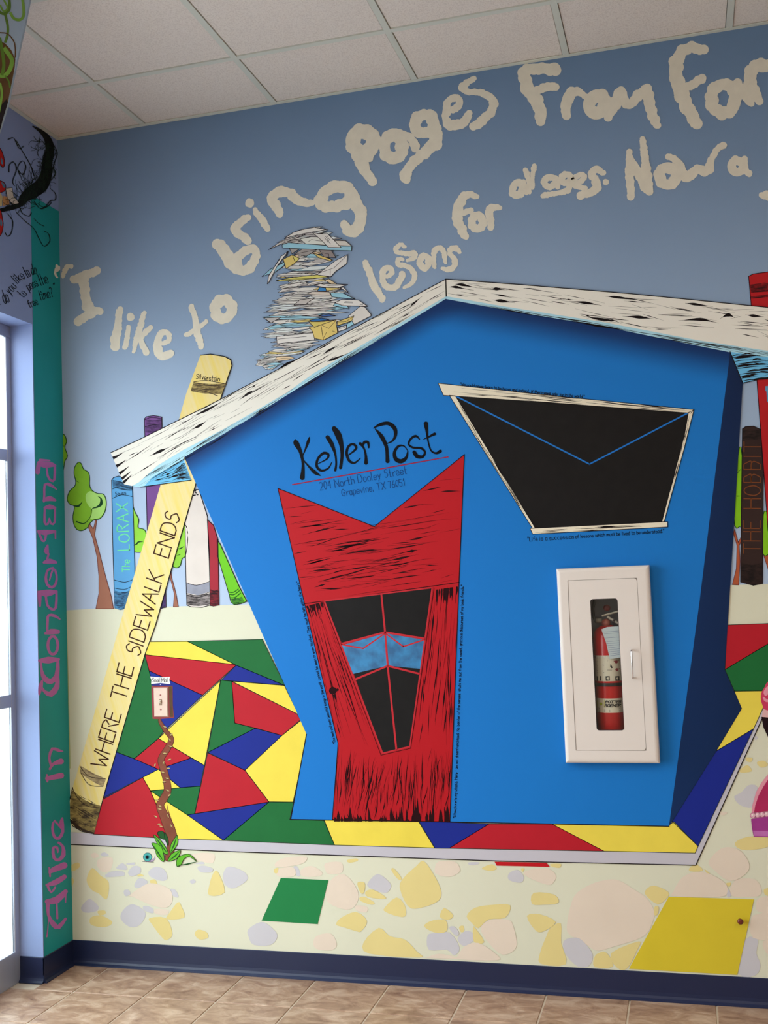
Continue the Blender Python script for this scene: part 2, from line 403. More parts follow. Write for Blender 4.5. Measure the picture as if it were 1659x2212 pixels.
# floor: grout bed and one object per ceramic tile
def tile_mat():
    m = bpy.data.materials.new('mottled_brown_ceramic'); n, L, b = nodes(m)
    g = n.new('ShaderNodeNewGeometry'); oi = n.new('ShaderNodeObjectInfo')
    ad = n.new('ShaderNodeVectorMath'); ad.operation = 'ADD'; cm = n.new('ShaderNodeVectorMath'); cm.operation = 'SCALE'; cm.inputs[3].default_value = 7
    L.new(oi.outputs['Random'], cm.inputs[0]); L.new(g.outputs['Position'], ad.inputs[0]); L.new(cm.outputs[0], ad.inputs[1])
    mp = n.new('ShaderNodeMapping'); mp.inputs['Rotation'].default_value = (0, 0, 0.5); mp.inputs['Scale'].default_value = (8, 13, 8); L.new(ad.outputs[0], mp.inputs[0])
    t = n.new('ShaderNodeTexNoise'); t.inputs['Scale'].default_value = 1.3; t.inputs['Detail'].default_value = 8; t.inputs['Roughness'].default_value = 0.62; t.inputs['Distortion'].default_value = 0.7
    L.new(mp.outputs[0], t.inputs['Vector'])
    cr = n.new('ShaderNodeValToRGB'); e = cr.color_ramp.elements
    e[0].position = 0.30; e[0].color = lin((138, 104, 84))+(1,); e[1].position = 0.70; e[1].color = lin((214, 186, 162))+(1,)
    q = e.new(0.5); q.color = lin((180, 146, 121))+(1,)
    L.new(t.outputs['Fac'], cr.inputs[0]); L.new(cr.outputs[0], b.inputs['Base Color'])
    b.inputs['Roughness'].default_value = 0.33; b.inputs['Specular IOR Level'].default_value = 0.45
    bp = n.new('ShaderNodeBump'); bp.inputs['Strength'].default_value = 0.25; bp.inputs['Distance'].default_value = 0.002
    L.new(t.outputs['Fac'], bp.inputs['Height']); L.new(bp.outputs[0], b.inputs['Normal'])
    return m
floor = prop(box('floor', -0.25, XR, YF, 0, -0.06, -0.003, paint((214, 200, 180), 0.8, 0.06, 30)), 'brown ceramic tile floor with pale grout', kind='structure')
FQ, FX0, FY1, GR = 0.3056, 0.1768, -0.2935, 0.0062
tm = tile_mat(); ntile = 0
def tile_mesh(x0, x1, y0, y1):
    bm = bmesh.new(); box_bm(bm, x0, x1, y0, y1, -0.006, 0.0)
    top = [e for e in bm.edges if e.verts[0].co.z > -0.001 and e.verts[1].co.z > -0.001]
    bmesh.ops.bevel(bm, geom=top, offset=0.0018, segments=1, affect='EDGES'); return bm
full = None
for j in range(-1, 13):
    for i in range(-1, 19):
        x0, x1 = FX0+(i-1)*FQ+FQ*0, FX0+i*FQ; x0 += GR/2; x1 -= GR/2
        y1, y0 = FY1-(j-1)*FQ*1.0-FQ, FY1-j*FQ-FQ
        y1 = FY1-j*FQ-GR/2; y0 = FY1-(j+1)*FQ+GR/2
        x0 = max(x0, -RD-0.0 if y1 < JY else 0.0); y1 = min(y1, -0.002); x1 = min(x1, XR)
        if x1-x0 < 0.02 or y1-y0 < 0.02: continue
        if j == -1 and x0 < 0: x0 = 0
        isfull = abs(x1-x0-(FQ-GR)) < 1e-4 and abs(y1-y0-(FQ-GR)) < 1e-4
        if isfull and full:
            o = bpy.data.objects.new('floor_tile', full); COL.objects.link(o); o.parent = floor
            o.location = Vector(((x0+x1)/2, (y0+y1)/2, fz))-Vector(floor.location)
        else:
            o = bm_obj('floor_tile', tile_mesh(x0, x1, y0, y1), tm, floor)
            if isfull: full = o.data; fz = (Vector(o.location)+Vector(floor.location)).z
# ceiling: T-bar grid and lay-in tiles
def ctile_mat():
    m = bpy.data.materials.new('mineral_fibre_tile'); n, L, b = nodes(m)
    g = n.new('ShaderNodeNewGeometry'); t = n.new('ShaderNodeTexNoise'); t.inputs['Scale'].default_value = 190; t.inputs['Detail'].default_value = 4
    L.new(g.outputs['Position'], t.inputs['Vector'])
    cr = n.new('ShaderNodeValToRGB'); e = cr.color_ramp.elements
    e[0].position = 0.32; e[0].color = lin((218, 206, 198))+(1,); e[1].position = 0.55; e[1].color = lin((236, 226, 218))+(1,)
    L.new(t.outputs['Fac'], cr.inputs[0]); L.new(cr.outputs[0], b.inputs['Base Color']); b.inputs['Roughness'].default_value = 0.95
    bp = n.new('ShaderNodeBump'); bp.inputs['Strength'].default_value = 0.25; bp.inputs['Distance'].default_value = 0.001
    L.new(t.outputs['Fac'], bp.inputs['Height']); L.new(bp.outputs[0], b.inputs['Normal']); return m
ctm = ctile_mat(); tbar = paint((216, 218, 208), 0.45, 0.0, 14, 0.4, 0, 0)
ceiling = prop(box('ceiling', -0.25, XR, YF, 0.0, HC+0.03, HC+0.09, paint((60, 56, 54), 0.9, 0)), 'suspended ceiling of speckled tiles in a pale grid', kind='structure')
CX0, CP, CY1 = 0.4298, 0.6096, -0.4262
xs = [0.0]+[CX0+i*CP for i in range(10)]+[XR]; ys = [0.0]+[CY1-i*CP for i in range(12)]+[YF]
lampcells = set()
for lx, ly in LAMP_SPOTS:
    i = max(k for k in range(len(xs)) if xs[k] <= lx); j = max(k for k in range(len(ys)) if ys[k] >= ly)
    lampcells.add((i, j))
protos = {}
for i in range(len(xs)-1):
    for j in range(len(ys)-1):
        if (i, j) in lampcells: continue
        x0, x1, y1, y0 = xs[i]+0.0135, xs[i+1]-0.0135, ys[j]-0.0135, ys[j+1]+0.0135
        if x1-x0 < 0.03 or y1-y0 < 0.03: continue
        key = (round(x1-x0, 3), round(y1-y0, 3))
        if key in protos:
            o = bpy.data.objects.new('ceiling_tile', protos[key]); COL.objects.link(o); o.parent = ceiling
            o.location = Vector(((x0+x1)/2, (y0+y1)/2, HC+0.015))-Vector(ceiling.location)
        else:
            bm = bmesh.new(); box_bm(bm, x0, x1, y0, y1, HC+0.004, HC+0.026)
            o = bm_obj('ceiling_tile', bm, ctm, ceiling, False, 0.002, 1); protos[key] = o.data
            o.location = Vector(((x0+x1)/2, (y0+y1)/2, HC+0.015))-Vector(ceiling.location)
for x in xs[1:-1]: box('grid_bar', x-0.012, x+0.012, YF, -0.02, HC, HC+0.028, tbar, ceiling)
for y in ys[1:-1]:
    for a, b in zip(xs, xs[1:]): box('grid_bar', a+(0.012 if a else 0.02), b-0.012, y-0.012, y+0.012, HC+0.0006, HC+0.028, tbar, ceiling)
box('wall_angle', 0, XR, -0.02, 0, HC-0.001, HC+0.002, tbar, ceiling); box('wall_angle', 0, 0.02, YF, -0.02, HC-0.001, HC+0.002, tbar, ceiling)
for k, (i, j) in enumerate(sorted(lampcells)):
    x0, x1, y1, y0 = xs[i]+0.013, xs[i+1]-0.013, ys[j]-0.013, ys[j+1]+0.013
    cxl, cyl = (x0+x1)/2, (y0+y1)/2
    t = thing('ceiling_light', 'square recessed ceiling light panel %s' % ['nearest the window glass', 'deep in the room by the glass', 'near the middle of the room', 'far from the glass'][k % 4], 'light', (cxl, cyl, HC))
    fm = bmesh.new()
    for q in ((x0, x0+0.02, y0, y1), (x1-0.02, x1, y0, y1), (x0, x1, y0, y0+0.02), (x0, x1, y1-0.02, y1)): box_bm(fm, *q, HC+0.002, HC+0.014)
    bm_obj('frame', fm, tbar, t)
    box('diffuser', x0+0.02, x1-0.02, y0+0.02, y1-0.02, HC+0.008, HC+0.012, plain('lit_diffuser', (255, 244, 225), 0.6, emit=3), t)
    area_light('ceiling_lamp', (cxl, cyl, HC-0.01), (0, 0, 0), 0.54, 0.54, LAMP_W, (1.0, 0.9, 0.78))
# vinyl cove base
navy = plain('navy_vinyl_base', (26, 36, 70), 0.38, 0, 0.45)
BH = 0.1014
def cove(name, a, b, nx, ny, z=0.0):
    """cove base from a to b; (nx, ny) points into the room"""
    prof = [(0.0, 0), (0.017, 0), (0.0165, 0.004), (0.009, 0.010), (0.0055, 0.018), (0.004, 0.03), (0.004, BH-0.002), (0.002, BH), (0, BH)]
    vs = []; fs = []
    for p in (a, b):
        for d, zz in prof: vs.append((p[0]+nx*d, p[1]+ny*d, z+zz))
    n = len(prof)
    for i in range(n-1): fs.append((i, i+1, n+i+1, n+i))
    fs.append(tuple(range(n))); fs.append(tuple(range(2*n-1, n-1, -1)))
    return prop(link_mesh(name, vs, fs, [navy], None), kind='structure')
cove('baseboard_back', (0, -0.0002), (XR, -0.0002), 0, -1)
cove('baseboard_left', (0.0002, 0), (0.0002, JY-0.004), 1, 0)
cove('baseboard_jamb', (0.004, JY), (-RD, JY), 0, -1)
# storefront glazing
alu = paint((172, 178, 196), 0.35, 0, 14, 0.5, 0.35, 0); gl = glass_mat()
win = bpy.data.objects.new('window_1', None); COL.objects.link(win); win.location = (-RD, JY, 0); prop(win, 'tall storefront window in grey metal frames', kind='structure')
XA, XB = -RD, -RD-0.014
ya, yb = JY-0.034, -0.345
zr1, zr2 = hit(6, 994, 0, XA).z, hit(6, 969, 0, XA).z; zl1, zl2 = hit(15, 1530, 0, XA).z, hit(15, 1502, 0, XA).z
zb = hit(26, 2060, 0, XA).z
POSTS = [(ya, JY), (-1.30, -1.245), (-2.25, -2.195), (YWE, YWE+0.05)]
for a, b in POSTS: box('frame_post', XB, XA, a, b, 0, HZ-0.05, alu, win, 0.002, 1)
box('frame_head', XB, XA, YWE, JY, HZ-0.05, HZ, alu, win, 0.002, 1)
spans = [(POSTS[i+1][1], POSTS[i][0]) for i in range(len(POSTS)-1)]
for a, b in spans:
    box('frame_rail', XB, XA, a, b, zr1, zr2, alu, win, 0.002, 1); box('frame_rail', XB, XA, a, b, zl1, zl2, alu, win, 0.002, 1)
    box('frame_sill', XB, XA+0.002, a, b, 0, zb, alu, win, 0.002, 1)
    for z0, z1 in ((zb, zl1), (zl2, zr1), (zr2, HZ-0.05)): box('pane', -RD-0.012, -RD-0.008, a, b, z0, z1, gl, win)
# dark storefront door standing outside the glass, seen as a sliver at the left edge
bronze = paint((44, 46, 48), 0.4, 0, 14, 0.5, 0.3, 0)
door = bpy.data.objects.new('door_1', None); COL.objects.link(door); door.location = (-0.5, -0.6, 0); prop(door, 'dark framed glass door ajar outside the storefront window', kind='structure')
dy1 = hit(14, 2040, 0, -0.30).y-0.05
for k, (o0, o1) in enumerate(((0, 0.045), (0.052, 0.07), (0.078, 0.10))): box('stile', -0.34+0.01*k, -0.30+0.012*k, dy1-o1, dy1-o0, 0.02, 2.1, bronze, door, 0.002, 1)
box('top_rail', -0.33, -0.30, dy1-0.8, dy1-0.1, 2.0, 2.1, bronze, door); box('bottom_rail', -0.33, -0.30, dy1-0.8, dy1-0.1, 0.02, 0.2, bronze, door)
box('stile', -0.33, -0.30, dy1-0.9, dy1-0.8, 0.02, 2.1, bronze, door); box('pane', -0.318, -0.312, dy1-0.8, dy1-0.1, 0.2, 2.0, gl, door)
prop(box('ground_outside', -30, -0.12, -25, 20, -0.2, -0.02, paint((205, 203, 198), 0.8, 0.04, 1.0)), 'bright concrete pavement outside the window', kind='structure')
# ------------------------------------------------------------------ the mural on the back wall
RND = random.Random(7)
YEL, RED, GRN, BLU = (236, 214, 82), (182, 30, 44), (30, 106, 54), (26, 42, 140)
yel, red, grn, blu = [paint(c, 0.5, 0.05, 9) for c in (YEL, RED, GRN, BLU)]
cream = paint(CREAM, 0.5, 0.02, 3.0)
HORIZON = [(129, 1319), (207.6, 1314.6), (526, 1306), (1000, 1290), (1575, 1264), (1760, 1258)]
def proj(x, y, z):
    v = Vector((x, y, z))-CAM; f = v.dot(_fw); return (829.5+FPX*v.dot(_R)/f, 1106-FPX*v.dot(_U)/f)
hole = [proj(x, 0, z) for x, z in ((HX0, HZ1), (HX1, HZ1), (HX1, HZ0), (HX0, HZ0))]
# cream ground with pastel stones
g = mural('painted_ground', 'cream painted ground with pastel crazy-paving stones along the bottom of the mural', 'mural', (900, 2090))
P = Paint(1)
bx = [WB(0, 0)]
P.v = []; base_pts = HORIZON+[(1760, 2128), (1500, 2108), (1050, 2086), (480, 2052), (154, 2032), (154, 2025)]
P = Paint(1); P.poly(HORIZON+[(1760, 2150), (1050, 2095), (480, 2056), (152.5, 2037), (141, 1800)], cream, holes=[hole])
ground_paint = P.build('ground_field', g)
# keep the painted field inside the wall and above the cove base
def clampz(o, zmin):
    off = wpos(o.parent)+o.location if o.parent else o.location
    for v in o.data.vertices:
        if v.co.z+off.z < zmin: v.co.z = zmin-off.z
        if v.co.x+off.x < 0.0005: v.co.x = 0.0005-off.x
clampz(ground_paint, BH-0.004)
STONE = {'y': paint((226, 208, 142), 0.5, 0.03, 6), 'v': paint((202, 199, 205), 0.5, 0.03, 6), 'p': paint((227, 211, 194), 0.5, 0.03, 6)}
STONES = '''H y 505,300 560,275 570,310 515,340
H y 660,315 720,370 780,420 765,540 710,500 655,470 620,400
H v 630,540 660,545 705,590 690,625 610,635 580,600
H y 700,625 750,620 755,645 715,655
H y 650,670 720,655 800,695 790,725 730,740 650,720
H v 755,365 800,340 880,340 890,370 800,380 760,380
H v 835,310 880,280 915,325 850,325
H v 920,340 960,300 1005,310 1005,350 950,375 925,365
H v 905,285 965,275 960,295 910,290
H v 720,215 750,203 780,225 740,232
H p 700,260 760,235 810,250 790,330 740,345 700,310
H p 650,220 680,205 710,230 670,245
H v 1065,340 1120,305 1180,330 1200,390 1160,408 1080,380
H v 965,430 1000,385 1060,415 1010,455 970,455
H y 980,375 1005,358 1030,372
H y 1075,405 1110,398 1125,430 1085,430
H v 890,475 920,472 935,500 905,518 888,500
H p 930,510 1030,440 1100,425 1215,465 1235,550 1190,600 1080,580 960,525
H v 1220,465 1260,475 1280,525 1240,515
H v 880,620 940,575 1010,600 1045,650 1000,725 930,738 865,680
H v 1025,590 1060,588 1100,610 1095,640 1035,620
H p 1110,610 1205,615 1195,650 1115,645
H y 1275,560 1300,590 1320,670 1195,682 1220,630
H y 1070,675 1190,675 1235,790 1190,832 1150,800 1090,720
H y 1395,790 1420,757 1480,775 1490,815 1430,828
H y 1530,350 1565,348 1610,490 1500,512 1500,440
H v 1415,310 1460,298 1525,320 1510,345 1440,345
H v 1400,285 1450,270 1465,288
H p 1390,212 1530,212 1525,280 1450,270 1385,250
H v 1360,410 1385,395 1405,415 1375,428
H y 500,380 530,400 520,440 500,450
Q v 5,300 40,253 130,285 152,330 100,370 55,385 15,360
Q v 155,630 230,585 285,610 330,665 290,722 190,722 160,680
Q p 320,230 380,200 500,195 490,230 420,250 325,258
Q p 320,275 400,255 435,270 430,310 340,315
Q y 310,270 335,262 330,292 312,292
Q v 425,258 450,255 468,305 445,310
Q p 470,275 530,250 595,285 580,312 480,312
Q p 615,235 710,228 715,290 640,300 618,280
Q p 640,345 730,300 810,400 800,480 740,512 625,460
Q v 870,350 930,298 1000,350 1005,385 970,412 880,380
Q y 1010,275 1025,265 1070,320 1062,335 1040,320
Q y 1200,220 1250,280 1305,390 1290,460 1180,502 1110,492 1060,380 1085,320 1160,250
Q y 808,350 850,350 850,400 835,418 818,395
Q y 855,405 900,392 975,435 960,448 870,435
Q y 820,440 850,435 910,470 890,482 830,462
Q y 970,500 1040,438 1090,485 1095,548 1050,552 975,525
Q p 800,485 865,495 860,528 800,515
Q y 680,600 710,560 800,525 865,580 830,640 800,640 720,615
Q p 545,700 570,665 650,655 685,720 650,755 560,745
Q y 843,710 935,620 1000,670 1090,690 1160,760 1180,798 880,775
Q y 1300,555 1325,502 1380,545 1350,572
Q y 1210,600 1260,575 1335,575 1340,640 1280,650 1220,625
Q v 1355,620 1385,612 1415,650 1395,668
Q y 1415,615 1440,608 1445,640 1425,645
Q v 1405,685 1450,640 1495,650 1498,700 1440,728
Q v 1225,670 1260,652 1360,650 1418,740 1385,785 1340,750 1235,752
Q y 1460,550 1510,500 1620,482 1720,485 1690,560 1590,570 1530,622 1490,590
Q y 1498,620 1510,620 1565,705 1505,705
Q p 1545,640 1590,575 1700,570 1735,600 1760,720 1720,770 1650,770
Q p 1410,785 1450,730 1530,710 1640,780 1640,815 1410,808
Q p 1220,798 1290,775 1380,790 1400,805 1230,800
Q p 1270,270 1290,225 1390,225 1420,280 1360,315 1280,300
Q y 745,215 800,205 810,220 760,232
Q y 1555,260 1610,240 1640,265 1610,280 1560,272
Q v 1470,230 1530,228 1530,240 1480,245
R v 135,290 185,270 222,310 205,345 135,330
R p 235,275 360,262 410,300 400,340 360,358 240,310
R y 380,235 440,235 430,258 385,250
R y 205,262 225,262 215,282
R y 280,405 400,415 425,465 340,475 270,470
R y 240,540 320,532 410,578 330,635 285,620
R y 440,585 442,700 470,825 320,822 320,750 355,660 380,610
R p 475,600 500,470 540,400 640,345 740,325 800,340 870,385 940,430 985,500 985,560 930,660 740,725 650,745 570,695 490,650
R v 455,690 530,668 580,700 628,770 605,835 540,838 470,770
R y 635,790 660,760 710,758 745,840 640,842
R y 735,760 900,690 890,740 830,850 770,845
R y 935,395 985,362 1072,400 1060,440 1010,472 950,430
R y 990,490 1015,487 1010,530 990,535
R p 1100,400 1160,310 1270,280 1400,340 1420,400 1370,430 1110,425
R p 1310,220 1360,160 1420,135 1500,160 1550,240 1520,300 1430,335 1330,260
R p 1440,370 1480,325 1580,325 1620,380 1600,425 1450,425
R y 1200,255 1240,238 1275,275 1200,278
R y 1285,265 1325,300 1300,290
R y 1410,350 1440,345 1430,370
R v 1420,375 1442,420 1418,428
R y 1465,110 1540,75 1659,75 1700,110 1620,145 1500,150
R y 1635,385 1665,380 1665,420 1640,415
R p 1590,460 1620,430 1720,430 1720,520 1600,515
R p 1560,560 1600,530 1720,520 1720,670 1570,670
R v 1525,680 1600,680 1590,760 1615,830 1585,890 1490,885
R p 1630,690 1720,690 1720,790 1650,760
P y 730,1340 790,1300 825,1350 740,1360
P y 865,1280 920,1265 955,1300 900,1320
P v 685,1550 740,1520 800,1460 870,1475 860,1610 800,1640 720,1610
P y 780,1240 830,1245 820,1275 785,1270
P p 570,1670 630,1680 600,1700 560,1690
P v 850,1060 875,1085 850,1100'''
for i, ln in enumerate(STONES.split('\n')):
    k, c, *pp = ln.split(); pp = fr(k, [tuple(map(float, q.split(','))) for q in pp])
    Paint(2+(i % 9)*0.12).poly(pp, STONE[c], smooth=3).build('painted_stone', g)
P = Paint(2); halo = paint((178, 186, 132), 0.5, 0.1, 20)
P.ribbon([(142, 1325, 2.0), (146, 1500, 3.0), (150, 1660, 2.5)], halo); P.build('paint_edge', g)

# patchwork of coloured shards with its grey kerb
pw = mural('painted_patchwork', 'painted patchwork of red, yellow, blue and green shards around the crooked house', 'mural', (700, 1860))
P = Paint(4)
curb = [(148, 1797), (202, 1801), (360, 1812), (723, 1826), (1501, 1843), (1508, 1828), (1628, 1574), (1648, 1530), (1656, 1531), (1503, 1869), (1080, 1860), (480, 1839), (150, 1824)]
P.poly(curb, paint((196, 192, 202), 0.5, 0.02, 6)); P.stroke([(150, 1824), (480, 1839), (1080, 1860), (1503, 1869), (1656, 1531)], 2.0, ink(), 4.5)
P.build('kerb', pw, 'lavender grey painted kerb band')
def J(*pts): return fr('J', pts)
SH = [(yel, J((140, 125), (430, 122), (785, 295), (115, 222))), (grn, J((430, 122), (990, 108), (1160, 452), (795, 300))),
 (red, J((115, 222), (785, 295), (795, 300), (545, 525), (145, 342))), (blu, J((795, 300), (1160, 452), (1130, 448), (685, 412))),
 (grn, J((113, 225), (145, 342), (250, 800), (215, 848), (35, 998), (-110, 945), (-60, 700))), (blu, J((145, 342), (545, 525), (250, 800))),
 (yel, J((678, 415), (558, 1048), (215, 848))), (grn, J((680, 412), (762, 420), (785, 732), (940, 770), (583, 952))),
 (yel, J((762, 420), (1155, 452), (1260, 668))), (red, J((762, 422), (1248, 663), (1280, 712), (1138, 825), (785, 732))),
 (blu, J((940, 770), (1138, 825), (860, 1085), (583, 952))), (yel, J((1138, 825), (1275, 708), (1330, 815), (1220, 1322), (1040, 1320), (862, 1085))),
 (red, J((215, 848), (460, 993), (215, 1078), (35, 1000))), (blu, J((460, 993), (558, 1048), (527, 1203), (378, 1215), (285, 1140), (215, 1078))),
 (yel, J((98, 1138), (215, 1078), (378, 1215), (155, 1238))), (blu, J((-110, 945), (35, 1000), (215, 1078), (98, 1138), (-189, 1297), (-189, 1200))),
 (red, J((98, 1138), (155, 1238), (225, 1400), (345, 1598), (-268, 1562), (-200, 1290))), (yel, J((155, 1238), (430, 1418), (700, 1608), (345, 1598), (225, 1400))),
 (grn, J((155, 1238), (378, 1215), (527, 1203), (485, 1410), (430, 1418))), (red, J((583, 955), (860, 1085), (1040, 1322), (487, 1410))),
 (blu, J((430, 1418), (1040, 1322), (700, 1608))), (grn, J((1040, 1322), (1225, 1322), (1195, 1452), (1450, 1460), (1530, 1643), (700, 1608))),
 (yel, [(699.6, 1770), (722.7, 1825.4), (939.3, 1831.7), (904, 1773)]), (blu, [(903, 1773), (939, 1832), (970, 1832.4), (1056, 1780)]),
 (red, [(1056, 1780), (970, 1832.4), (1305, 1838.7), (1192, 1780)]), (yel, [(1192, 1780), (1305, 1838.7), (1501.5, 1842.7), (1508, 1828), (1456, 1775), (1445, 1782)]),
 (blu, [(1452, 1774), (1508, 1828), (1628, 1574), (1546.5, 1622.8)]), (yel, [(1546.5, 1622.8), (1628, 1574), (1648, 1530), (1665, 1492), (1586, 1493), (1602, 1530.5)]),
 (grn, fr('P', [(612, 540), (688, 712), (1010, 708), (1160, 640), (1160, 240), (955, 335)])), (red, fr('P', [(630, 185), (1160, 165), (1160, 240), (955, 335), (612, 540)])),
 (yel, [(1665, 1492), (1648, 1530), (1714, 1480), (1714, 1470)])]
for m, p in SH:
    P = Paint(5); P.poly(p, m)
    P.outline(p, 1.3, paint((40, 50, 42), 0.55, 0, 14, 0.06, 0, 0), 5.3); P.build('shard', pw)

# ---- the crooked blue house
hs = mural('painted_house', 'painted crooked blue post office with a red door and white plank roof', 'mural', (1030, 1785))
HBLUE = (26, 119, 202)
Rr = [WB(964, 644), WB(1577, 760), WB(397, 991)]
def house_mat():
    """house blue with the artist's airbrushed navy bands under both roof boards"""
    m = bpy.data.materials.new('house_blue_airbrushed'); n, L, b = nodes(m)
    g_ = n.new('ShaderNodeNewGeometry'); outs = []
    for A, B, wd in ((Rr[0], Rr[1], 0.135), (Rr[2], Rr[0], 0.11)):
        d = Vector((B.x-A.x, 0, B.z-A.z)).normalized(); nn = Vector((d.z, 0, -d.x))
        if nn.z > 0: nn = -nn
        dp = n.new('ShaderNodeVectorMath'); dp.operation = 'DOT_PRODUCT'; dp.inputs[1].default_value = nn; L.new(g_.outputs['Position'], dp.inputs[0])
        mr = n.new('ShaderNodeMapRange'); c = A.dot(nn); mr.inputs[1].default_value = c; mr.inputs[2].default_value = c+wd; mr.interpolation_type = 'SMOOTHSTEP'
        L.new(dp.outputs['Value'], mr.inputs[0]); outs.append(mr)
    mn = n.new('ShaderNodeMath'); mn.operation = 'MULTIPLY'; L.new(outs[0].outputs[0], mn.inputs[0]); L.new(outs[1].outputs[0], mn.inputs[1])
    mx = n.new('ShaderNodeMix'); mx.data_type = 'RGBA'; mx.inputs[6].default_value = lin((17, 50, 104))+(1,); mx.inputs[7].default_value = lin(HBLUE)+(1,)
    L.new(mn.outputs[0], mx.inputs[0]); L.new(mx.outputs[2], b.inputs['Base Color']); b.inputs['Roughness'].default_value = 0.5; b.inputs['Specular IOR Level'].default_value = 0.14
    t2 = n.new('ShaderNodeTexNoise'); t2.inputs['Scale'].default_value = 260; L.new(g_.outputs['Position'], t2.inputs['Vector'])
    bp = n.new('ShaderNodeBump'); bp.inputs['Strength'].default_value = 0.12; bp.inputs['Distance'].default_value = 0.001
    L.new(t2.outputs['Fac'], bp.inputs['Height']); L.new(bp.outputs[0], b.inputs['Normal']); return m
HOUSE = [(397, 985), (531, 905), (678, 812), (772, 757), (850, 709), (964, 640), (1083, 662), (1298, 700), (1577, 756), (1574, 787), (1511, 1300), (1445, 1785), (1000, 1776), (628, 1770), (662, 1586)]
P = Paint(7); P.poly(HOUSE, house_mat(), holes=[hole]); P.stroke([(662, 1586), (628, 1770), (1000, 1776), (1445, 1785)], 2, ink(), 7.3); P.build('front_wall', hs)
P = Paint(7); sidep = [(1577, 756), (1604.5, 827.5), (1575.4, 1299.5), (1565.4, 1446.5), (1602, 1530.5), (1546.5, 1622.8), (1451.5, 1775), (1445, 1785), (1511, 1300), (1574, 787)]
P.poly(sidep, ramp_mat('side_navy', (1, 0, 0), (18, 46, 92), (13, 34, 72), 2.55, 2.9)); P.build('side_wall', hs, 'navy side wall')
# roof
roofw = paint((238, 235, 226), 0.5, 0.02, 5); cy1 = paint((176, 222, 240), 0.5, 0.03, 8); cy2 = paint((112, 192, 238), 0.5, 0.04, 8)
P = Paint(8)
P.poly([(262, 1040), (290, 1051), (304, 1052), (413, 1037), (397, 988), (531, 909), (678, 817), (772, 762), (850, 714), (964, 645), (964, 635), (620, 840), (396, 960), (300, 1020)], cy1)
P.poly([(312, 1050), (330, 1030), (396, 993), (413, 1037)], cy2, 8.2)
P.poly([(964, 636), (1083, 655), (1298, 690), (1508, 730), (1740, 772), (1740, 790), (1659, 773), (1577, 761), (1298, 704), (1083, 668), (964, 646)], cy1)
P.poly([(1577, 760), (1659, 772), (1740, 786), (1740, 796), (1659, 815.6), (1604.5, 827.5)], cy2, 8.2)
pf = patch((280, 1048), (312, 1052), (850, 709), (850, 716))
grain(P, pf, 60, RND, ink(), 8.5, (0.05, 0.16), (0.6, 1.7), None, 0.1)
grain(P, patch((318, 1047), (340, 1030), (412, 1034), (399, 998)), 12, RND, ink(), 8.5, (0.25, 0.6), (0.8, 2.4), None, 0.02, 0.2, 2.0, 0.04)
grain(P, patch((1000, 650), (1000, 654), (1740, 775), (1740, 788)), 40, RND, ink(), 8.5, (0.05, 0.22), (0.7, 2.4), None, 0.15)
grain(P, patch((1584, 768), (1606, 820), (1740, 790), (1740, 800)), 34, RND, ink(), 8.5, (0.12, 0.4), (0.9, 3.2), None, 0.03, 0.1, 2.0, 0.1)
for k in range(15):   # brush streaks on both underside triangles
    t = (k+0.5)/15; x1 = 399+t*13; y1 = 1000+t*35; L0 = (1-abs(t-0.6))*RND.uniform(16, 48); x0 = x1-L0-RND.uniform(0, 12); y0 = y1+(1048-y1)*min(1, (x1-x0)/85)
    P.ribbon(catmull([(x0, y0, 0.2), ((x0+x1)/2, (y0+y1)/2-1.5, RND.uniform(0.4, 1.3)), (x1, y1, 0.4)], 4), ink(), 8.55+k*0.004)
for k in range(20):
    t = (k+0.5)/20; x0 = 1579+t*25+RND.choice([0, 0, 20, 40]); y0 = 763+t*60; L0 = RND.uniform(20, 70)
    P.ribbon(catmull([(x0, y0+2, 0.4), (x0+L0*0.4, y0-1, RND.uniform(0.7, 2.4)), (x0+L0, y0-2+RND.uniform(-2, 2), 0.2)], 4), ink(), 8.55+k*0.004)
P.stroke([(304, 1052), (413, 1037)], 1.6, ink(), 8.7); P.stroke([(1577, 760), (1604.5, 827.5)], 2.0, ink(), 8.6); P.stroke([(1604.5, 827.5), (1740, 796)], 1.6, ink(), 8.6)
P.build('roof_underside', hs, 'light blue underside of the roof boards')
LB = [(239, 978), (300, 950), (450, 876), (620, 788), (800, 690), (963, 603), (964, 640), (850, 706), (772, 751), (678, 806), (620, 848), (485, 926), (396, 972), (340, 1006), (300, 1042), (285, 1050), (268, 1046)]
RB = [(963, 603), (1128, 615), (1357, 634), (1500, 648), (1659, 664), (1740, 672), (1740, 770), (1659, 758), (1508, 735), (1298, 695), (1083, 661), (964, 640)]
P = Paint(9); P.poly(LB, roofw); P.outline(LB[:7], 1.6, ink(), 9.4) if 0 else P.stroke(LB[:6], 1.8, ink(), 9.4); P.stroke([(963, 603), (964, 640)], 2.2, ink(), 9.4)
grain(P, patch((241, 982), (270, 1044), (963, 606), (963, 638)), 120, RND, ink(), 9.3, (0.025, 0.1), (0.5, 2.2), LB, 0.05, 0.08, 2.0, 0.09)
for a in (12, 30, 46, 58, 66): # broken end of the board
    t = a/68; P.ribbon([(239+t*28, 978+t*66, 3.5), (247+t*26, 975+t*64, 2.2), (262+t*24, 967+t*60, 0.3)], ink(), 9.4)
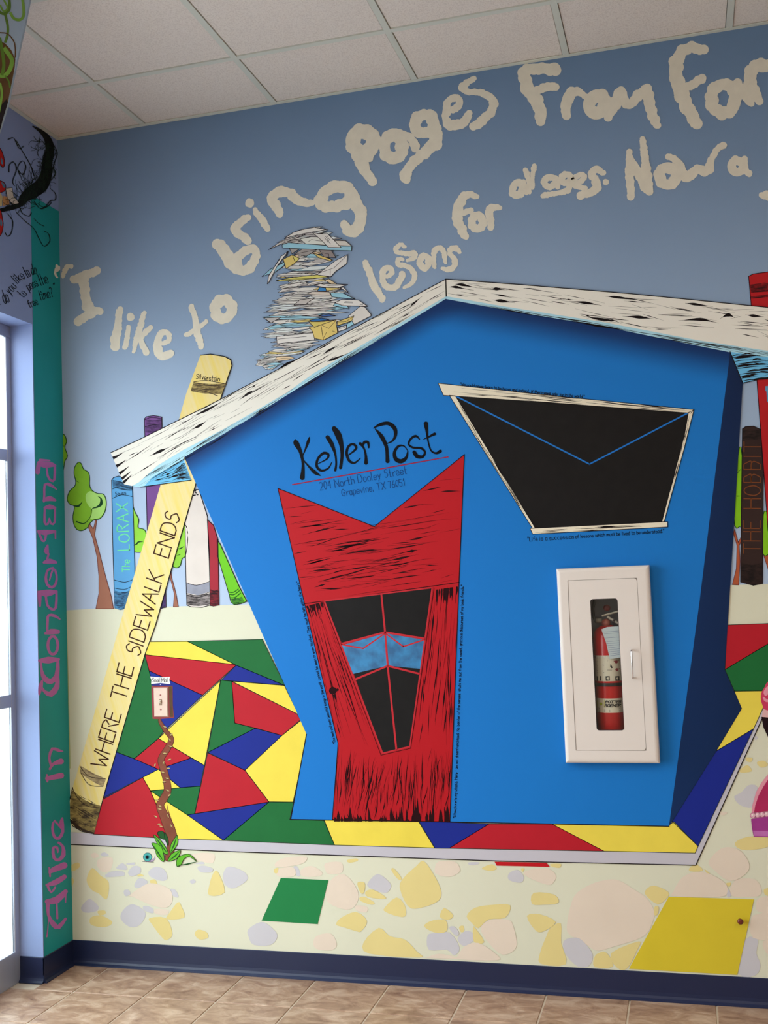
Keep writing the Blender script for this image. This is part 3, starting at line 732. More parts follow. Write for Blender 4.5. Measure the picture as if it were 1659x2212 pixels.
for kn in ([(694, 768, .3), (712, 756, 2.8), (735, 745, .3)], [(514, 866, .3), (536, 850, 3), (552, 842, .3)], [(414, 900, .3), (446, 886, 3.5), (490, 862, .3)], [(412, 928, .3), (430, 920, 3.6), (448, 908, .3)], [(321, 986, .4), (345, 975, 4), (366, 966, .4)],
           [(706, 781, .3), (720, 776, 3.2), (760, 760, .3)], [(596, 800, .3), (620, 786, 3.6), (640, 776, .3)], [(884, 664, .3), (894, 655, 2.6), (912, 640, .3)]):
    q = catmull(kn, 6); P.ribbon([(a, b, max(0.25, 0.8*c*(c/kn[1][2])**1.2)) for a, b, c in q], ink(), 9.4)
P.build('roof_board', hs, 'white knotty roof board sloping down to the left eave')
P = Paint(9); P.poly(RB, roofw); P.stroke(RB[:6], 1.8, ink(), 9.4); P.stroke([(963, 603), (964, 640)], 2.2, ink(), 9.4)
grain(P, patch((966, 606), (966, 638), (1740, 674), (1740, 768)), 86, RND, ink(), 9.3, (0.03, 0.1), (0.5, 2.3), RB, 0.02, 0.14, 2.0, 0.12)
for kn in ([(1308, 640, .3), (1332, 642, 3.4), (1390, 650, .3)], [(1230, 651, .3), (1265, 654, 3.5), (1300, 660, .3)], [(1255, 682, .3), (1300, 690, 3.6), (1345, 694, .3)], [(1345, 683, .3), (1380, 685, 4.2), (1412, 689, .3)], [(1465, 693, .3), (1512, 690, 4), (1552, 698, .3)],
           [(1556, 688, .3), (1573, 680, 5), (1588, 687, .3)], [(1480, 655, .3), (1500, 657, 3.4), (1540, 662, .3)], [(1610, 680, .3), (1628, 682, 4), (1650, 684, .3)], [(1060, 625, .3), (1072, 624, 4.2), (1090, 626, .3)], [(1064, 648, .3), (1082, 650, 4.5), (1112, 654, .3)],
           [(970, 620, .4), (985, 620, 3.6), (1005, 624, .3)], [(982, 614, .5), (998, 615, 3.8), (1030, 622, .3)]):
    q = catmull(kn, 6); P.ribbon([(a, b, max(0.25, 0.8*c*(c/kn[1][2])**1.2)) for a, b, c in q], ink(), 9.4)
P.build('roof_board', hs, 'cream knotty roof board sloping down to the right')
# door
dred = ramp_mat('door_red', (0, 0, 1), (176, 20, 30), (184, 24, 34), 0.6, 1.9, 0.1)
DOOR = fr('K', [(70, 605), (790, 890), (1462, 352)])+[(991.4, 1257), (982, 1500), (971.6, 1775.5), (718, 1770), (730.2, 1605.6), (658.3, 1306)]
dmap = paint((40, 14, 18), 0.55, 0, 14, 0.06, 0, 0)
P = Paint(9); P.poly(DOOR, dred); P.stroke(DOOR+[DOOR[0]], 1.6, dmap, 9.4)
top = patch((600, 1057), (658, 1304), (1003, 984), (992, 1258))
WINP = [(700.4, 1297.8), (933.6, 1269.3), (884.8, 1612.4), (826.5, 1627.3)]
up = DOOR[:4]+[(658, 1304)]
grain(P, top, 120, RND, dmap, 9.3, (0.06, 0.34), (0.7, 3.9), up, 0.012, 0.1, 2.2, 0.02)
for pt_, n_, L_ in ((patch((661, 1310), (699, 1303), (730, 1604), (824, 1628)), 40, (0.1, 0.5)), (patch((730, 1608), (828, 1634), (719, 1768), (800, 1770)), 44, (0.2, 0.8)),
                (patch((828, 1636), (886, 1622), (790, 1771), (890, 1773)), 48, (0.2, 0.8)), (patch((938, 1271), (990, 1262), (888, 1612), (981, 1612)), 42, (0.08, 0.45)), (patch((888, 1616), (981, 1612), (880, 1773), (971, 1775)), 46, (0.2, 0.8))):
    grain(P, pt_, n_, RND, dmap, 9.3, L_, (0.6, 3.2), DOOR, 0.03, 0.06, 2.0)
P.stroke([(658, 1304), (992, 1258)], 1.6, dmap, 9.4)
for k in range(64):   # scorched foot of the door and dark ends of the stiles
    t = RND.random(); x = 721+t*248; h = RND.uniform(5, 16)+(34*RND.random() if t > 0.68 else 0)+(16 if RND.random() < 0.2 else 0); w_ = RND.uniform(1.2, 4.2)
    P.ribbon([(x, 1774.5, w_), (x+RND.uniform(-1.5, 1.5), 1774-h*0.45, w_*0.9), (x+RND.uniform(-3, 1), 1774-h, 0.3)], dmap, 9.35+k*0.004)
for k in range(44):
    s_ = k < 18; t = RND.random(); x = 662+t*36 if s_ else 940+t*48; y = (1309-t*9) if s_ else (1274-t*7); h = RND.uniform(6, 38); w_ = RND.uniform(0.8, 2.8); sl = 0.3 if s_ else -0.05
    P.ribbon([(x, y, w_*0.6), (x+sl*h*0.4, y+h*0.4, w_), (x+sl*h, y+h, 0.3)], dmap, 9.35+k*0.004)
dr = P.build('door', hs, 'tall crooked red plank door')
P = Paint(9.6); P.disc(719, 1492, 8.5, dmap, None, 20, 8); P.disc(729, 1490, 3, dmap); P.ribbon([(722, 1500, 3), (725, 1508, 2), (727, 1516, 0.5)], dmap); P.build('door_knob', dr)
blackp = paint((24, 22, 22), 0.55, 0.2, 20)
L_ = lambda *p: fr('L', p)
for q in (L_((370, 250), (825, 195), (855, 505), (510, 590)), L_((825, 195), (1230, 145), (1175, 550), (855, 505)), L_((600, 820), (875, 765), (945, 1440), (835, 1465)), L_((875, 765), (1140, 780), (1052, 1410), (945, 1440))):
    Paint(9.8).poly(q, blackp).build('pane', dr)
def env_mat():
    m = bpy.data.materials.new('scumbled_blue'); n, L, b = nodes(m); g_ = n.new('ShaderNodeNewGeometry'); t = n.new('ShaderNodeTexNoise'); t.inputs['Scale'].default_value = 22; t.inputs['Detail'].default_value = 6
    L.new(g_.outputs['Position'], t.inputs['Vector']); cr = n.new('ShaderNodeValToRGB'); e = cr.color_ramp.elements; e[0].position = 0.35; e[0].color = lin((30, 92, 140))+(1,); e[1].position = 0.62; e[1].color = lin((42, 128, 184))+(1,)
    L.new(t.outputs['Fac'], cr.inputs[0]); L.new(cr.outputs[0], b.inputs['Base Color']); b.inputs['Roughness'].default_value = 0.5; return m
em = env_mat()
for q in (L_((510, 605), (850, 510), (872, 768), (600, 832)), L_((862, 510), (1172, 562), (1136, 792), (885, 768))): Paint(10).poly(q, em).build('envelope_pane', dr, 'scumbled blue pane shaped like an envelope')
P = Paint(10.4); bar = paint((190, 40, 50), 0.5, 0.05, 10)
for q, w in ((L_((825, 195), (855, 505), (875, 768), (945, 1437)), 4), (L_((508, 592), (855, 500), (1178, 552)), 4), (L_((607, 880), (875, 768), (1130, 832)), 4), (L_((512, 600), (680, 630), (850, 512)), 3), (L_((862, 512), (1000, 615), (1170, 558)), 3),
             (L_((370, 250), (1230, 145), (1052, 1410), (835, 1465), (370, 250)), 3)): P.stroke(q, w, bar)
P.stroke(L_((362, 262), (822, 1480), (1058, 1425), (1245, 150)), 1.1, dmap, 10.3)
P.build('window_bars', dr)
# envelope window
uw = WB(1270, 1140, 0)
M_ = lambda *p: fr('M', p)
P = Paint(9); P.poly(M_((215, 140), (1535, 232), (1378, 855), (650, 890)), blackp); pane = P.build('window', hs, 'black envelope shaped window'); 
P = Paint(10); P.stroke(M_((225, 147), (968, 525), (1522, 237)), 3.2, paint((36, 116, 200), 0.5, 0, 14, 0.08, 0, 0)); P.build('window_bars', pane)
wf = paint((236, 226, 204), 0.5, 0.03, 8)
for nm, q, a_, n_ in (('frame_board', M_((120, 72), (860, 152), (1552, 220), (1535, 240), (760, 182), (150, 140)), M_((122, 75), (150, 138), (1550, 221), (1535, 239)), 26), ('frame_board', M_((635, 885), (1405, 847), (1405, 877), (650, 917)), M_((637, 887), (650, 914), (1403, 849), (1403, 875)), 14),
                  ('frame_board', M_((183, 140), (217, 143), (663, 882), (648, 884)), M_((186, 142), (215, 145), (650, 882), (661, 881)), 16), ('frame_board', M_((1522, 236), (1552, 222), (1500, 430), (1386, 846), (1373, 848), (1500, 360)), M_((1525, 238), (1550, 224), (1375, 845), (1384, 845)), 10)):
    P = Paint(10.4); P.poly(q, wf); P.stroke(q+[q[0]], 1.3, ink(), 10.7)
    grain(P, patch(*a_), n_, RND, ink(), 10.6, (0.08, 0.3), (0.7, 2.6), None, 0.1); P.build(nm, pane)
# lettering on the house front
tx = mural('painted_lettering', 'black painted house lettering with a red underline above the red door', 'lettering', (800, 1075))
def tw(name, fn, label=None):
    P = Paint(8.5); fn(P); return P.build(name, tx, label)
bk = paint((14, 14, 20), 0.45, 0, 14, 0.08, 0, 0)
KP = [[(200, 240, 4), (205, 265, 20), (238, 330, 13), (256, 410, 10), (257, 470, 13), (252, 525, 18)], [(305, 222, 3), (296, 255, 11), (272, 320, 5), (248, 378, 3)], [(258, 392, 4), (300, 440, 7), (345, 485, 13), (385, 508, 4)],
 [(372, 420, 3), (435, 385, 6), (446, 352, 9), (410, 342, 10), (368, 385, 9), (360, 440, 10), (395, 472, 9), (445, 455, 6), (472, 410, 3)],
 [(440, 222, 15), (472, 275, 15), (498, 350, 8), (505, 420, 7), (498, 470, 9)], [(490, 158, 18), (522, 210, 24), (545, 290, 15), (548, 370, 11), (537, 450, 12)],
 [(588, 362, 3), (632, 330, 7), (655, 300, 9), (632, 275, 9), (598, 290, 9), (583, 340, 10), (600, 395, 10), (640, 415, 8), (686, 380, 3)], [(684, 270, 11), (712, 305, 7), (726, 360, 9), (728, 415, 14)], [(702, 290, 5), (715, 262, 11), (742, 262, 10), (748, 300, 6)],
 [(782, 155, 3), (835, 128, 12), (895, 120, 14), (940, 155, 15), (948, 205, 12), (925, 250, 7), (878, 272, 3)], [(795, 160, 3), (842, 215, 15), (878, 290, 13), (885, 350, 12), (888, 402, 15)],
 [(1038, 322, 3), (1010, 288, 5), (970, 290, 9), (940, 335, 11), (950, 385, 15), (990, 402, 16), (1028, 375, 11), (1040, 325, 4)],
 [(1128, 238, 4), (1100, 214, 9), (1062, 235, 8), (1046, 275, 7), (1080, 300, 8), (1140, 305, 9), (1168, 335, 8), (1150, 368, 11), (1110, 365, 15), (1088, 335, 14)],
 [(1175, 122, 17), (1182, 175, 11), (1190, 245, 6), (1212, 320, 6), (1250, 342, 8), (1282, 328, 13)], [(1155, 240, 2), (1200, 218, 7), (1240, 198, 11)]]
cuts = [3, 4, 5, 6, 7, 9, 11, 12, 13, 15]; s0 = 0
for c in cuts:
    P = Paint(8.5)
    for st in KP[s0:c]: P.brush(fr('K', st), bk)
    P.build('letter', tx); s0 = c
tw('underline', lambda P: P.stroke(fr('K', [(178, 577), (1340, 370)]), 2.4, paint((150, 40, 70), 0.5, 0, 14, 0.08, 0, 0)), 'thin red underline')
pencil = paint((26, 70, 130), 0.5, 0, 14, 0.08, 0, 0)
def addr(P):
    text(P, '204 North Dooley Street', (692, 1059), (879, 1023), 17, 1.3, pencil, None, 0.3, 3); text(P, 'Grapevine, TX 76051', (739, 1072), (874, 1049), 15, 1.3, pencil, None, 0.3, 4)
tw('address_line', addr, 'small hand written address')
def q1(P): text(P, '"We could never learn to be brave and patient, if there were only joy in the world."', fr('M', [(243, 86)])[0], fr('M', [(938, 156)])[0], 6.5, 0.95, bk, None, 0.6, 5)
def q2(P):
    text(P, '"Life is a succession', fr('M', [(622, 957)])[0], fr('M', [(880, 942)])[0], 9, 0.95, bk, None, 0.6, 6); text(P, 'of lessons which must be lived to be understood."', fr('M', [(890, 940)])[0], fr('M', [(1385, 908)])[0], 7.5, 0.95, bk, None, 0.6, 8)
def q3(P):
    text(P, '"The best and most beautiful things in the world', fr('L', [(462, 1385)])[0], fr('L', [(345, 900)])[0], 5.5, 0.95, bk, None, 0.6, 9); text(P, "cannot be seen or even touched. They must be felt within the heart.\"", fr('L', [(340, 880)])[0], fr('L', [(165, 95)])[0], 5.5, 0.95, bk, None, 0.6, 10)
def q4(P):
    text(P, '"Literature is my utopia. Here I am not disenfranchised. No barrier of the senses', fr('L', [(1418, 1980)])[0], fr('L', [(1455, 990)])[0], 6, 0.95, bk, None, 0.6, 11)
    text(P, 'shuts me out from the sweet, gracious discourses of my book friends."', fr('L', [(1456, 970)])[0], fr('L', [(1482, 125)])[0], 6, 0.95, bk, None, 0.6, 12)
tw('quotation', q1, 'tiny quotation along the top of the black window'); tw('quotation', q2, 'small quotation under the black window'); tw('quotation', q3, 'tiny quotation up the left side of the red door'); tw('quotation', q4, 'tiny quotation up the right side of the red door')
# loose painted squares below the kerb
for lab, col, pts in (('dark green painted square leaning right on the cream ground', (34, 126, 70), fr('Q', [(350, 322), (634, 335), (570, 598), (235, 577)])),
                      ('large yellow painted square with a brown knob, above the cove base', (216, 194, 52), fr('R', [(1075, 428), (1576, 443), (1478, 888), (840, 852)])),
                      ('small red painted sliver tucked under the grey kerb', (190, 24, 34), fr('R', [(50, 222), (355, 228), (375, 252), (62, 245)]))):
    t = mural('painted_square', lab, 'mural', (sum(p[0] for p in pts)/4, max(p[1] for p in pts)-2), 'painted squares below the kerb')
    Paint(3.4).poly(pts, paint(col, 0.5, 0.03, 8)).build('square_field', t)
kn = thing('wall_knob', 'small round reddish brown knob standing out of the yellow square', 'knob', WB(1598.8, 1988))
bm = bmesh.new(); c = WB(1598.8, 1987.4)
prof = [(0.004, 0), (0.004, -0.010), (0.0095, -0.012), (0.0108, -0.016), (0.0095, -0.021), (0.005, -0.0235)]
rings = []
for r, y in prof: rings.append([bm.verts.new((c.x+r*math.cos(a*math.pi/9), y-0.002, c.z+r*math.sin(a*math.pi/9))) for a in range(18)])
for A, B in zip(rings, rings[1:]):
    for k in range(18): bm.faces.new((A[k], A[(k+1) % 18], B[(k+1) % 18], B[k]))
bm.faces.new(rings[0]); bm.faces.new(rings[-1]); bm_obj('knob_head', bm, plain('brown_knob', (112, 44, 30), 0.3), kn, True)

# ---- books and trees on the painted shelf
def bookmat(c, dark=0.6): return paint(c, 0.5, 0.07, 6)
def band(P, pts, mat, lay): P.poly(pts, mat, lay)
def bandlines(P, rows, mat, lay, w=1.2):
    for q in rows: P.cut.append(len(P.f)); P.stroke(q, w, mat, lay, 5)
F_ = lambda *p: fr('F', p)
I_ = lambda *p: fr('I', p)
O_ = lambda *p: fr('O', p)
def tree(label, px, crown, trunk, marks, lay=2.2, light=None, cc=(122, 176, 40), tc=(158, 104, 84), sm=5):
    t = mural('painted_tree', label, 'mural', px, 'cartoon trees on the painted shelf')
    if trunk:
        P = Paint(lay); P.poly(trunk, paint(tc, 0.5, 0.06, 10)); P.outline(trunk, 1.2, paint((110, 50, 48), 0.55, 0, 14, 0.06, 0, 0), lay+0.3); P.build('trunk', t)
    P = Paint(lay+0.6); P.poly(crown, paint(cc, 0.5, 0.12, 9), None, sm)
    dk = paint((24, 66, 34), 0.55, 0, 14, 0.06, 0, 0)
    P.stroke(crown, 1.6, dk, lay+0.9, sm, False, True)
    if light: P.poly(light, paint((164, 212, 112), 0.5, 0.08, 12), lay+0.75, 3)
    for m in marks: P.brush(m, dk, lay+1.0)
    P.build('crown', t)
Z_ = lambda *p: fr('Z', p)
tree('wavy green cartoon tree with a flared brown trunk beside the blue book', (222, 1314),
     Z_((210, 425), (245, 440), (270, 500), (325, 540), (342, 600), (342, 690), (370, 750), (430, 785), (500, 795), (530, 850), (535, 930), (510, 1020), (460, 1080), (390, 1095), (340, 1140), (320, 1180), (250, 1220), (190, 1200), (155, 1130), (150, 1040), (165, 940), (110, 910), (82, 850), (110, 760), (170, 700), (180, 640), (162, 560), (170, 480)),
     Z_((325, 1175), (380, 1310), (430, 1530), (450, 1750), (450, 1950), (415, 2130), (620, 2130), (593, 1980), (530, 1760), (450, 1450), (400, 1270), (425, 1100), (412, 1095), (386, 1200), (345, 1145)),
     [Z_((150, 925, 2), (210, 935, 12), (260, 880, 1)), Z_((190, 1115, 8), (280, 1135, 5), (350, 1060, 3), (370, 970, 4), (430, 945, 10), (475, 910, 18), (475, 850, 10), (440, 820, 2)), Z_((175, 600, 1), (190, 640, 3), (220, 658, 1))],
     light=Z_((300, 800), (350, 760), (430, 790), (500, 800), (528, 860), (530, 930), (505, 1015), (455, 1070), (380, 1085), (350, 1080), (375, 985), (330, 930), (300, 870)))
tree('partial green cartoon tree crown cut off by the corner', (140, 1015), Z_((22, 125), (50, 105), (75, 180), (55, 250), (85, 350), (55, 410), (40, 500), (26, 525), (22, 300)), None, [Z_((22, 235, 4), (55, 235, 2)), Z_((24, 490, 2), (40, 470, 1))], sm=3)
tree('lime green cartoon tree behind the purple book', (385, 1310), I_((275, 1035), (300, 1070), (330, 1130), (325, 1200), (380, 1220), (400, 1280), (400, 1400), (300, 1420), (275, 1350)), None, [I_((285, 1360, 2), (310, 1350, 6), (330, 1330, 6), (370, 1330, 1))], 2.0, None, (142, 206, 62))
tree('lime green cartoon tree behind the leaning yellow book', (382, 1310), I_((735, 1180), (700, 1250), (640, 1450), (622, 1530), (660, 1560), (700, 1545), (718, 1480), (750, 1450), (770, 1300), (760, 1200)),
     I_((605, 1540), (600, 1600), (650, 1800), (640, 1912), (685, 1912), (665, 1800), (625, 1650), (615, 1560)), [I_((680, 1390, 1), (700, 1390, 5), (735, 1370, 2)), I_((670, 1450, 1), (700, 1445, 3))], 2.1, None, (142, 206, 62))
tree('slim lime green cartoon tree beside the brown book', (1583, 1263), O_((470, 1215), (486, 1260), (500, 1400), (495, 1700), (470, 1727), (440, 1722), (430, 1500)),
     O_((432, 1770), (455, 1850), (450, 2000), (425, 2103), (465, 2105), (474, 1950), (468, 1850), (500, 1780), (500, 1760), (462, 1830), (440, 1745)), [O_((458, 1380, 2), (480, 1355, 1)), O_((455, 1530, 3), (478, 1530, 1))], 2.0, None, (132, 196, 30), (176, 88, 56), 2)
tree('lime green cartoon tree by the lower part of the red book', (1655, 1262), O_((625, 1650), (645, 1630), (700, 1600), (740, 1700), (740, 1920), (660, 1906), (622, 1902)), O_((625, 1905), (655, 2000), (680, 2100), (700, 2100), (690, 1990), (650, 1900)), [], 2.0, None, (132, 196, 30), (176, 88, 56), 2)
bkl = paint((24, 20, 26), 0.55, 0, 14, 0.06, 0, 0)
def book(label, px, body, col, extra, lay=3.0, name='spine', outl=1.5, var=0.1, group='painted books on the shelf'):
    t = mural('painted_book', label, 'mural', px, group); P = Paint(lay); P.poly(body, paint(col, 0.5, var, 5)); P.stroke(body+[body[0]], outl, bkl, lay+0.25)
    o = P.build(name, t); P = Paint(lay+0.3); extra(P)
    build_groups(P, 'spine_band', t)
    return t
def gradband(P, a0, a1, b0, b1, mat, lay, n=26, rnd=RND, th=(1.0, 3.5)):
    """sponged shading band between edge a (left, top->bottom) and edge b (right), with a few darker strokes"""
    P.cut.append(len(P.f))
    if isinstance(mat, tuple):
        h = math.hypot(a1[0]-a0[0], a1[1]-a0[1])*0.12; mt = ((a0[0]+b0[0])/2, (a0[1]+b0[1])/2+h); mb = ((a1[0]+b1[0])/2, (a1[1]+b1[1])/2+h)
        q = catmull([a0, mt, b0], 4)+catmull([b1, mb, a1], 4); P.poly(q, smudge(*mat), lay-0.1); mat = paint(mat[1], 0.5, 0.1, 20); n = n//3; th = (th[0]*0.7, th[1]*0.7)
    for k in range(n):
        t = rnd.random(); A = tuple(x+(y-x)*t for x, y in zip(a0, a1)); B = tuple(x+(y-x)*t for x, y in zip(b0, b1))
        s, e = sorted((rnd.random(), rnd.random())); e = min(1, s+max(0.25, e-s)); h = 2.5*math.sin(math.pi*(s+e)/2)
        p0 = tuple(x+(y-x)*s for x, y in zip(A, B)); p1 = tuple(x+(y-x)*e for x, y in zip(A, B)); m = ((p0[0]+p1[0])/2, (p0[1]+p1[1])/2+h*0.5)
        P.ribbon(catmull([(p0[0], p0[1], 0.2), (m[0], m[1], rnd.uniform(*th)/2), (p1[0], p1[1], 0.2)], 5), mat, lay+0.01*k)
dkblue = ((78, 140, 188), (30, 58, 88))
def ex(P):
    gradband(P, F_((960, 735))[0], F_((962, 800))[0], F_((1126, 770))[0], F_((1128, 830))[0], dkblue, 3.4, 30)
    gradband(P, F_((975, 1680))[0], F_((978, 1830))[0], F_((1110, 1680))[0], F_((1080, 1830))[0], dkblue, 3.4, 34)
    bandlines(P, [F_((958, 815), (1040, 795), (1128, 815)), F_((960, 895), (1040, 865), (1130, 880)), F_((970, 1590), (1060, 1610), (1130, 1590)), F_((972, 1660), (1060, 1672), (1115, 1650))], bkl, 3.5)
t = book('blue book standing left of the leaning yellow book', (262, 1314), F_((952, 740), (968, 718), (1010, 705), (1060, 715), (1100, 735), (1128, 765), (1140, 1100), (1152, 1560), (1080, 1838), (980, 1832), (965, 1400)), (88, 158, 212), ex)
lg = paint((112, 224, 156), 0.5, 0, 14, 0.08, 0, 0)
P = Paint(3.6); text(P, 'The', F_((1106, 1520))[0], F_((1106, 1420))[0], 16, 1.8, lg); P.build('title_word', t); P = Paint(3.6); text(P, 'LORAX', F_((1106, 1335))[0], F_((1088, 935))[0], 24, 2.3, lg, None, 0.4, 2); P.build('title_word', t, 'pale green hand lettered title word')
P = Paint(3.6); text(P, 'Seuss', F_((985, 872))[0], F_((1076, 860))[0], 8, 1.0, bkl); P.build('author_name', t)
def ex(P):
    gradband(P, F_((1240, 215))[0], F_((1240, 330))[0], F_((1382, 215))[0], F_((1382, 330))[0], ((108, 66, 130), (58, 32, 76)), 3.2, 20)
    bandlines(P, [F_((1235, 285), (1300, 268), (1384, 262)), F_((1234, 225), (1290, 205), (1380, 215))], bkl, 3.3)
    gradband(P, F_((1330, 1700))[0], F_((1300, 1830))[0], F_((1400, 1680))[0], F_((1410, 1825))[0], ((86, 60, 120), (44, 34, 74)), 3.2, 20)
book('tall purple book behind the leaning yellow book', (335, 1311), F_((1232, 215), (1250, 198), (1310, 188), (1380, 200), (1392, 700), (1416, 1825), (1350, 1834), (1280, 1830), (1255, 1110), (1245, 700)), (116, 72, 140), ex, 2.9)
def ex(P):
    gradband(P, I_((758, 1800))[0], I_((762, 1895))[0], I_((968, 1790))[0], I_((968, 1890))[0], ((170, 160, 160), (44, 36, 38)), 3.4, 34, RND, (0.6, 2.0))
    P.cut.append(len(P.f)); P.poly(I_((757, 1700), (850, 1720), (966, 1690), (968, 1775), (860, 1808), (758, 1785)), paint((150, 152, 168), 0.5, 0.12, 30), 3.2)
    bandlines(P, [I_((756, 1695), (850, 1718), (966, 1685)), I_((758, 1790), (860, 1812), (968, 1778)), I_((758, 1805), (860, 1828), (968, 1792))], bkl, 3.5)
    gradband(P, I_((805, 870))[0], I_((800, 910))[0], I_((850, 860))[0], I_((870, 910))[0], bkl, 3.4, 10)
book('white book with a grey foot band behind the blue house', (425, 1311), I_((800, 860), (870, 860), (900, 960), (945, 1100), (962, 1400), (970, 1895), (900, 1916), (800, 1912), (761, 1895), (755, 1700), (745, 1160), (790, 1000)), (222, 212, 206), ex, 3.0)
book('narrow dark red book beside the white book', (462, 1309), I_((945, 1130), (1000, 1180), (1040, 1310), (1050, 1895), (1000, 1905), (972, 1900), (962, 1500)), (164, 40, 56), lambda P: gradband(P, I_((970, 1750))[0], I_((972, 1890))[0], I_((1048, 1750))[0], I_((1048, 1890))[0], ((140, 30, 44), (40, 10, 20)), 3.4, 12), 2.95)
def ex(P): bandlines(P, [I_((1140, 1780), (1180, 1780), (1225, 1750)), I_((1145, 1800), (1185, 1802), (1235, 1765)), I_((1150, 1830), (1195, 1826), (1245, 1785))], paint((30, 92, 30), 0.5, 0, 14, 0.08, 0, 0), 3.3, 2.0); gradband(P, I_((1155, 1840))[0], I_((1175, 1890))[0], I_((1255, 1820))[0], I_((1275, 1866))[0], ((80, 160, 36), (24, 74, 28)), 3.4, 12)
book('bright green book leaning out from behind the house', (505, 1306), I_((1033, 1310), (1060, 1350), (1235, 1740), (1300, 1862), (1240, 1885), (1185, 1893), (1155, 1865), (1140, 1800), (1035, 1450)), (110, 196, 36), ex, 2.9)
# tall yellow leaning book
yb = mural('painted_book', 'tall yellow book leaning against the white roof eave', 'mural', (180, 1798), 'painted books on the shelf')
YB = [(433, 767), (402, 851), (346, 1050), (253, 1370), (210, 1520), (157, 1701), (148, 1738), (148, 1763), (157, 1784), (177, 1796), (202, 1801), (235, 1680), (313, 1414), (336, 1350), (420, 1055), (470, 880), (501, 790), (498, 777), (485, 770), (455, 765)]
def yb_mat():
    m = bpy.data.materials.new('yellow_book_streaked'); n, L, b = nodes(m); g_ = n.new('ShaderNodeNewGeometry')
    mp = n.new('ShaderNodeMapping'); mp.vector_type = 'TEXTURE'; mp.inputs['Rotation'].default_value = (0, -0.3, 0); mp.inputs['Scale'].default_value = (0.03, 1, 0.6); L.new(g_.outputs['Position'], mp.inputs[0])
    t = n.new('ShaderNodeTexNoise'); t.inputs['Scale'].default_value = 1.6; t.inputs['Detail'].default_value = 3; L.new(mp.outputs[0], t.inputs['Vector'])
    cr = n.new('ShaderNodeValToRGB'); e = cr.color_ramp.elements; e[0].position = 0.35; e[0].color = lin((237, 214, 124))+(1,); e[1].position = 0.62; e[1].color = lin((234, 216, 158))+(1,)
    L.new(t.outputs['Fac'], cr.inputs[0]); L.new(cr.outputs[0], b.inputs['Base Color']); b.inputs['Roughness'].default_value = 0.5; b.inputs['Specular IOR Level'].default_value = 0.14; return m
P = Paint(6.2); P.poly(YB, yb_mat()); P.stroke([(202, 1801), (235, 1680), (313, 1414), (336, 1350), (420, 1055), (470, 880), (501, 790), (498, 777), (485, 770), (455, 765), (433, 767)], 1.8, bkl, 6.4); P.stroke([(157, 1701), (148, 1738), (148, 1763), (157, 1784), (177, 1796), (202, 1801)], 1.8, bkl, 6.4); P.build('spine', yb)
P = Paint(6.6); sm_ = paint((58, 44, 34), 0.5, 0.2, 30)
E_ = lambda *p: fr('E', p); G_ = lambda *p: fr('G', p)
gradband(P, E_((225, 1245))[0], E_((205, 1310))[0], E_((462, 1255))[0], E_((425, 1330))[0], ((190, 168, 104), (64, 50, 38)), 6.7, 24, RND, (1.0, 3.0))
gradband(P, G_((610, 1600))[0], G_((585, 1830))[0], G_((860, 1740))[0], G_((805, 1970))[0], ((176, 154, 92), (54, 42, 34), 18), 6.7, 24, RND, (1.0, 3.5))
gradband(P, G_((690, 1400))[0], G_((680, 1460))[0], G_((905, 1510))[0], G_((880, 1580))[0], ((196, 176, 128), (120, 100, 76)), 6.7, 9, RND, (1.0, 3.0))
P.cut.append(len(P.f)); P.poly(G_((575, 1800), (600, 1850), (680, 1910), (820, 1890), (800, 1980), (720, 1965), (640, 1920), (590, 1860)), sm_, 6.55)
bandlines(P, [G_((620, 1590), (660, 1670), (740, 1740), (850, 1760)), G_((680, 1400), (760, 1490), (900, 1510)), G_((690, 1460), (760, 1560), (880, 1575)), E_((215, 1310), (300, 1310), (400, 1345)), E_((225, 1245), (320, 1235), (462, 1260))], sm_, 6.7, 1.5)
build_groups(P, 'spine_band', yb)
bz = paint((66, 34, 20), 0.45, 0, 14, 0.08, 0, 0)
for wd, a, b_ in (('WHERE', (228, 1661), (262, 1543)), ('THE', (271, 1515), (289, 1442)), ('SIDEWALK', (302, 1418), (354, 1242)), ('ENDS', (364, 1206), (390, 1113))):
    P = Paint(6.9); text(P, wd, a, b_, 33, 2.7, bz, None, 0.15, 2, 0.06, 1.2); P.build('title_word', yb)
P = Paint(6.9); text(P, 'Silverstein', E_((243, 1222))[0], E_((412, 1240))[0], 11, 1.2, bkl, None, 0.4, 4); P.build('author_name', yb)
# right hand books
def ex(P):
    gradband(P, O_((492, 1100))[0], O_((492, 1160))[0], O_((606, 1100))[0], O_((608, 1160))[0], ((52, 36, 34), (22, 16, 16)), 3.4, 12); gradband(P, O_((482, 1960))[0], O_((480, 2085))[0], O_((618, 1960))[0], O_((618, 2095))[0], ((52, 36, 34), (20, 14, 16)), 3.4, 18, RND, (1, 3))
t = book('dark brown book between the house and the red book', (1620, 1263), O_((490, 1095), (510, 1082), (560, 1078), (608, 1100), (625, 1400), (620, 2095), (560, 2107), (478, 2085), (484, 1500)), (52, 36, 34), ex)
P = Paint(3.6); ob = paint((116, 66, 38), 0.45, 0, 14, 0.08, 0, 0); text(P, 'THE', O_((604, 1900))[0], O_((606, 1690))[0], 36, 2.2, ob); P.build('title_word', t); P = Paint(3.6); text(P, 'HOBBIT', O_((607, 1610))[0], O_((608, 1180))[0], 36, 2.2, ob); P.build('title_word', t, 'copper brown lettered title word')
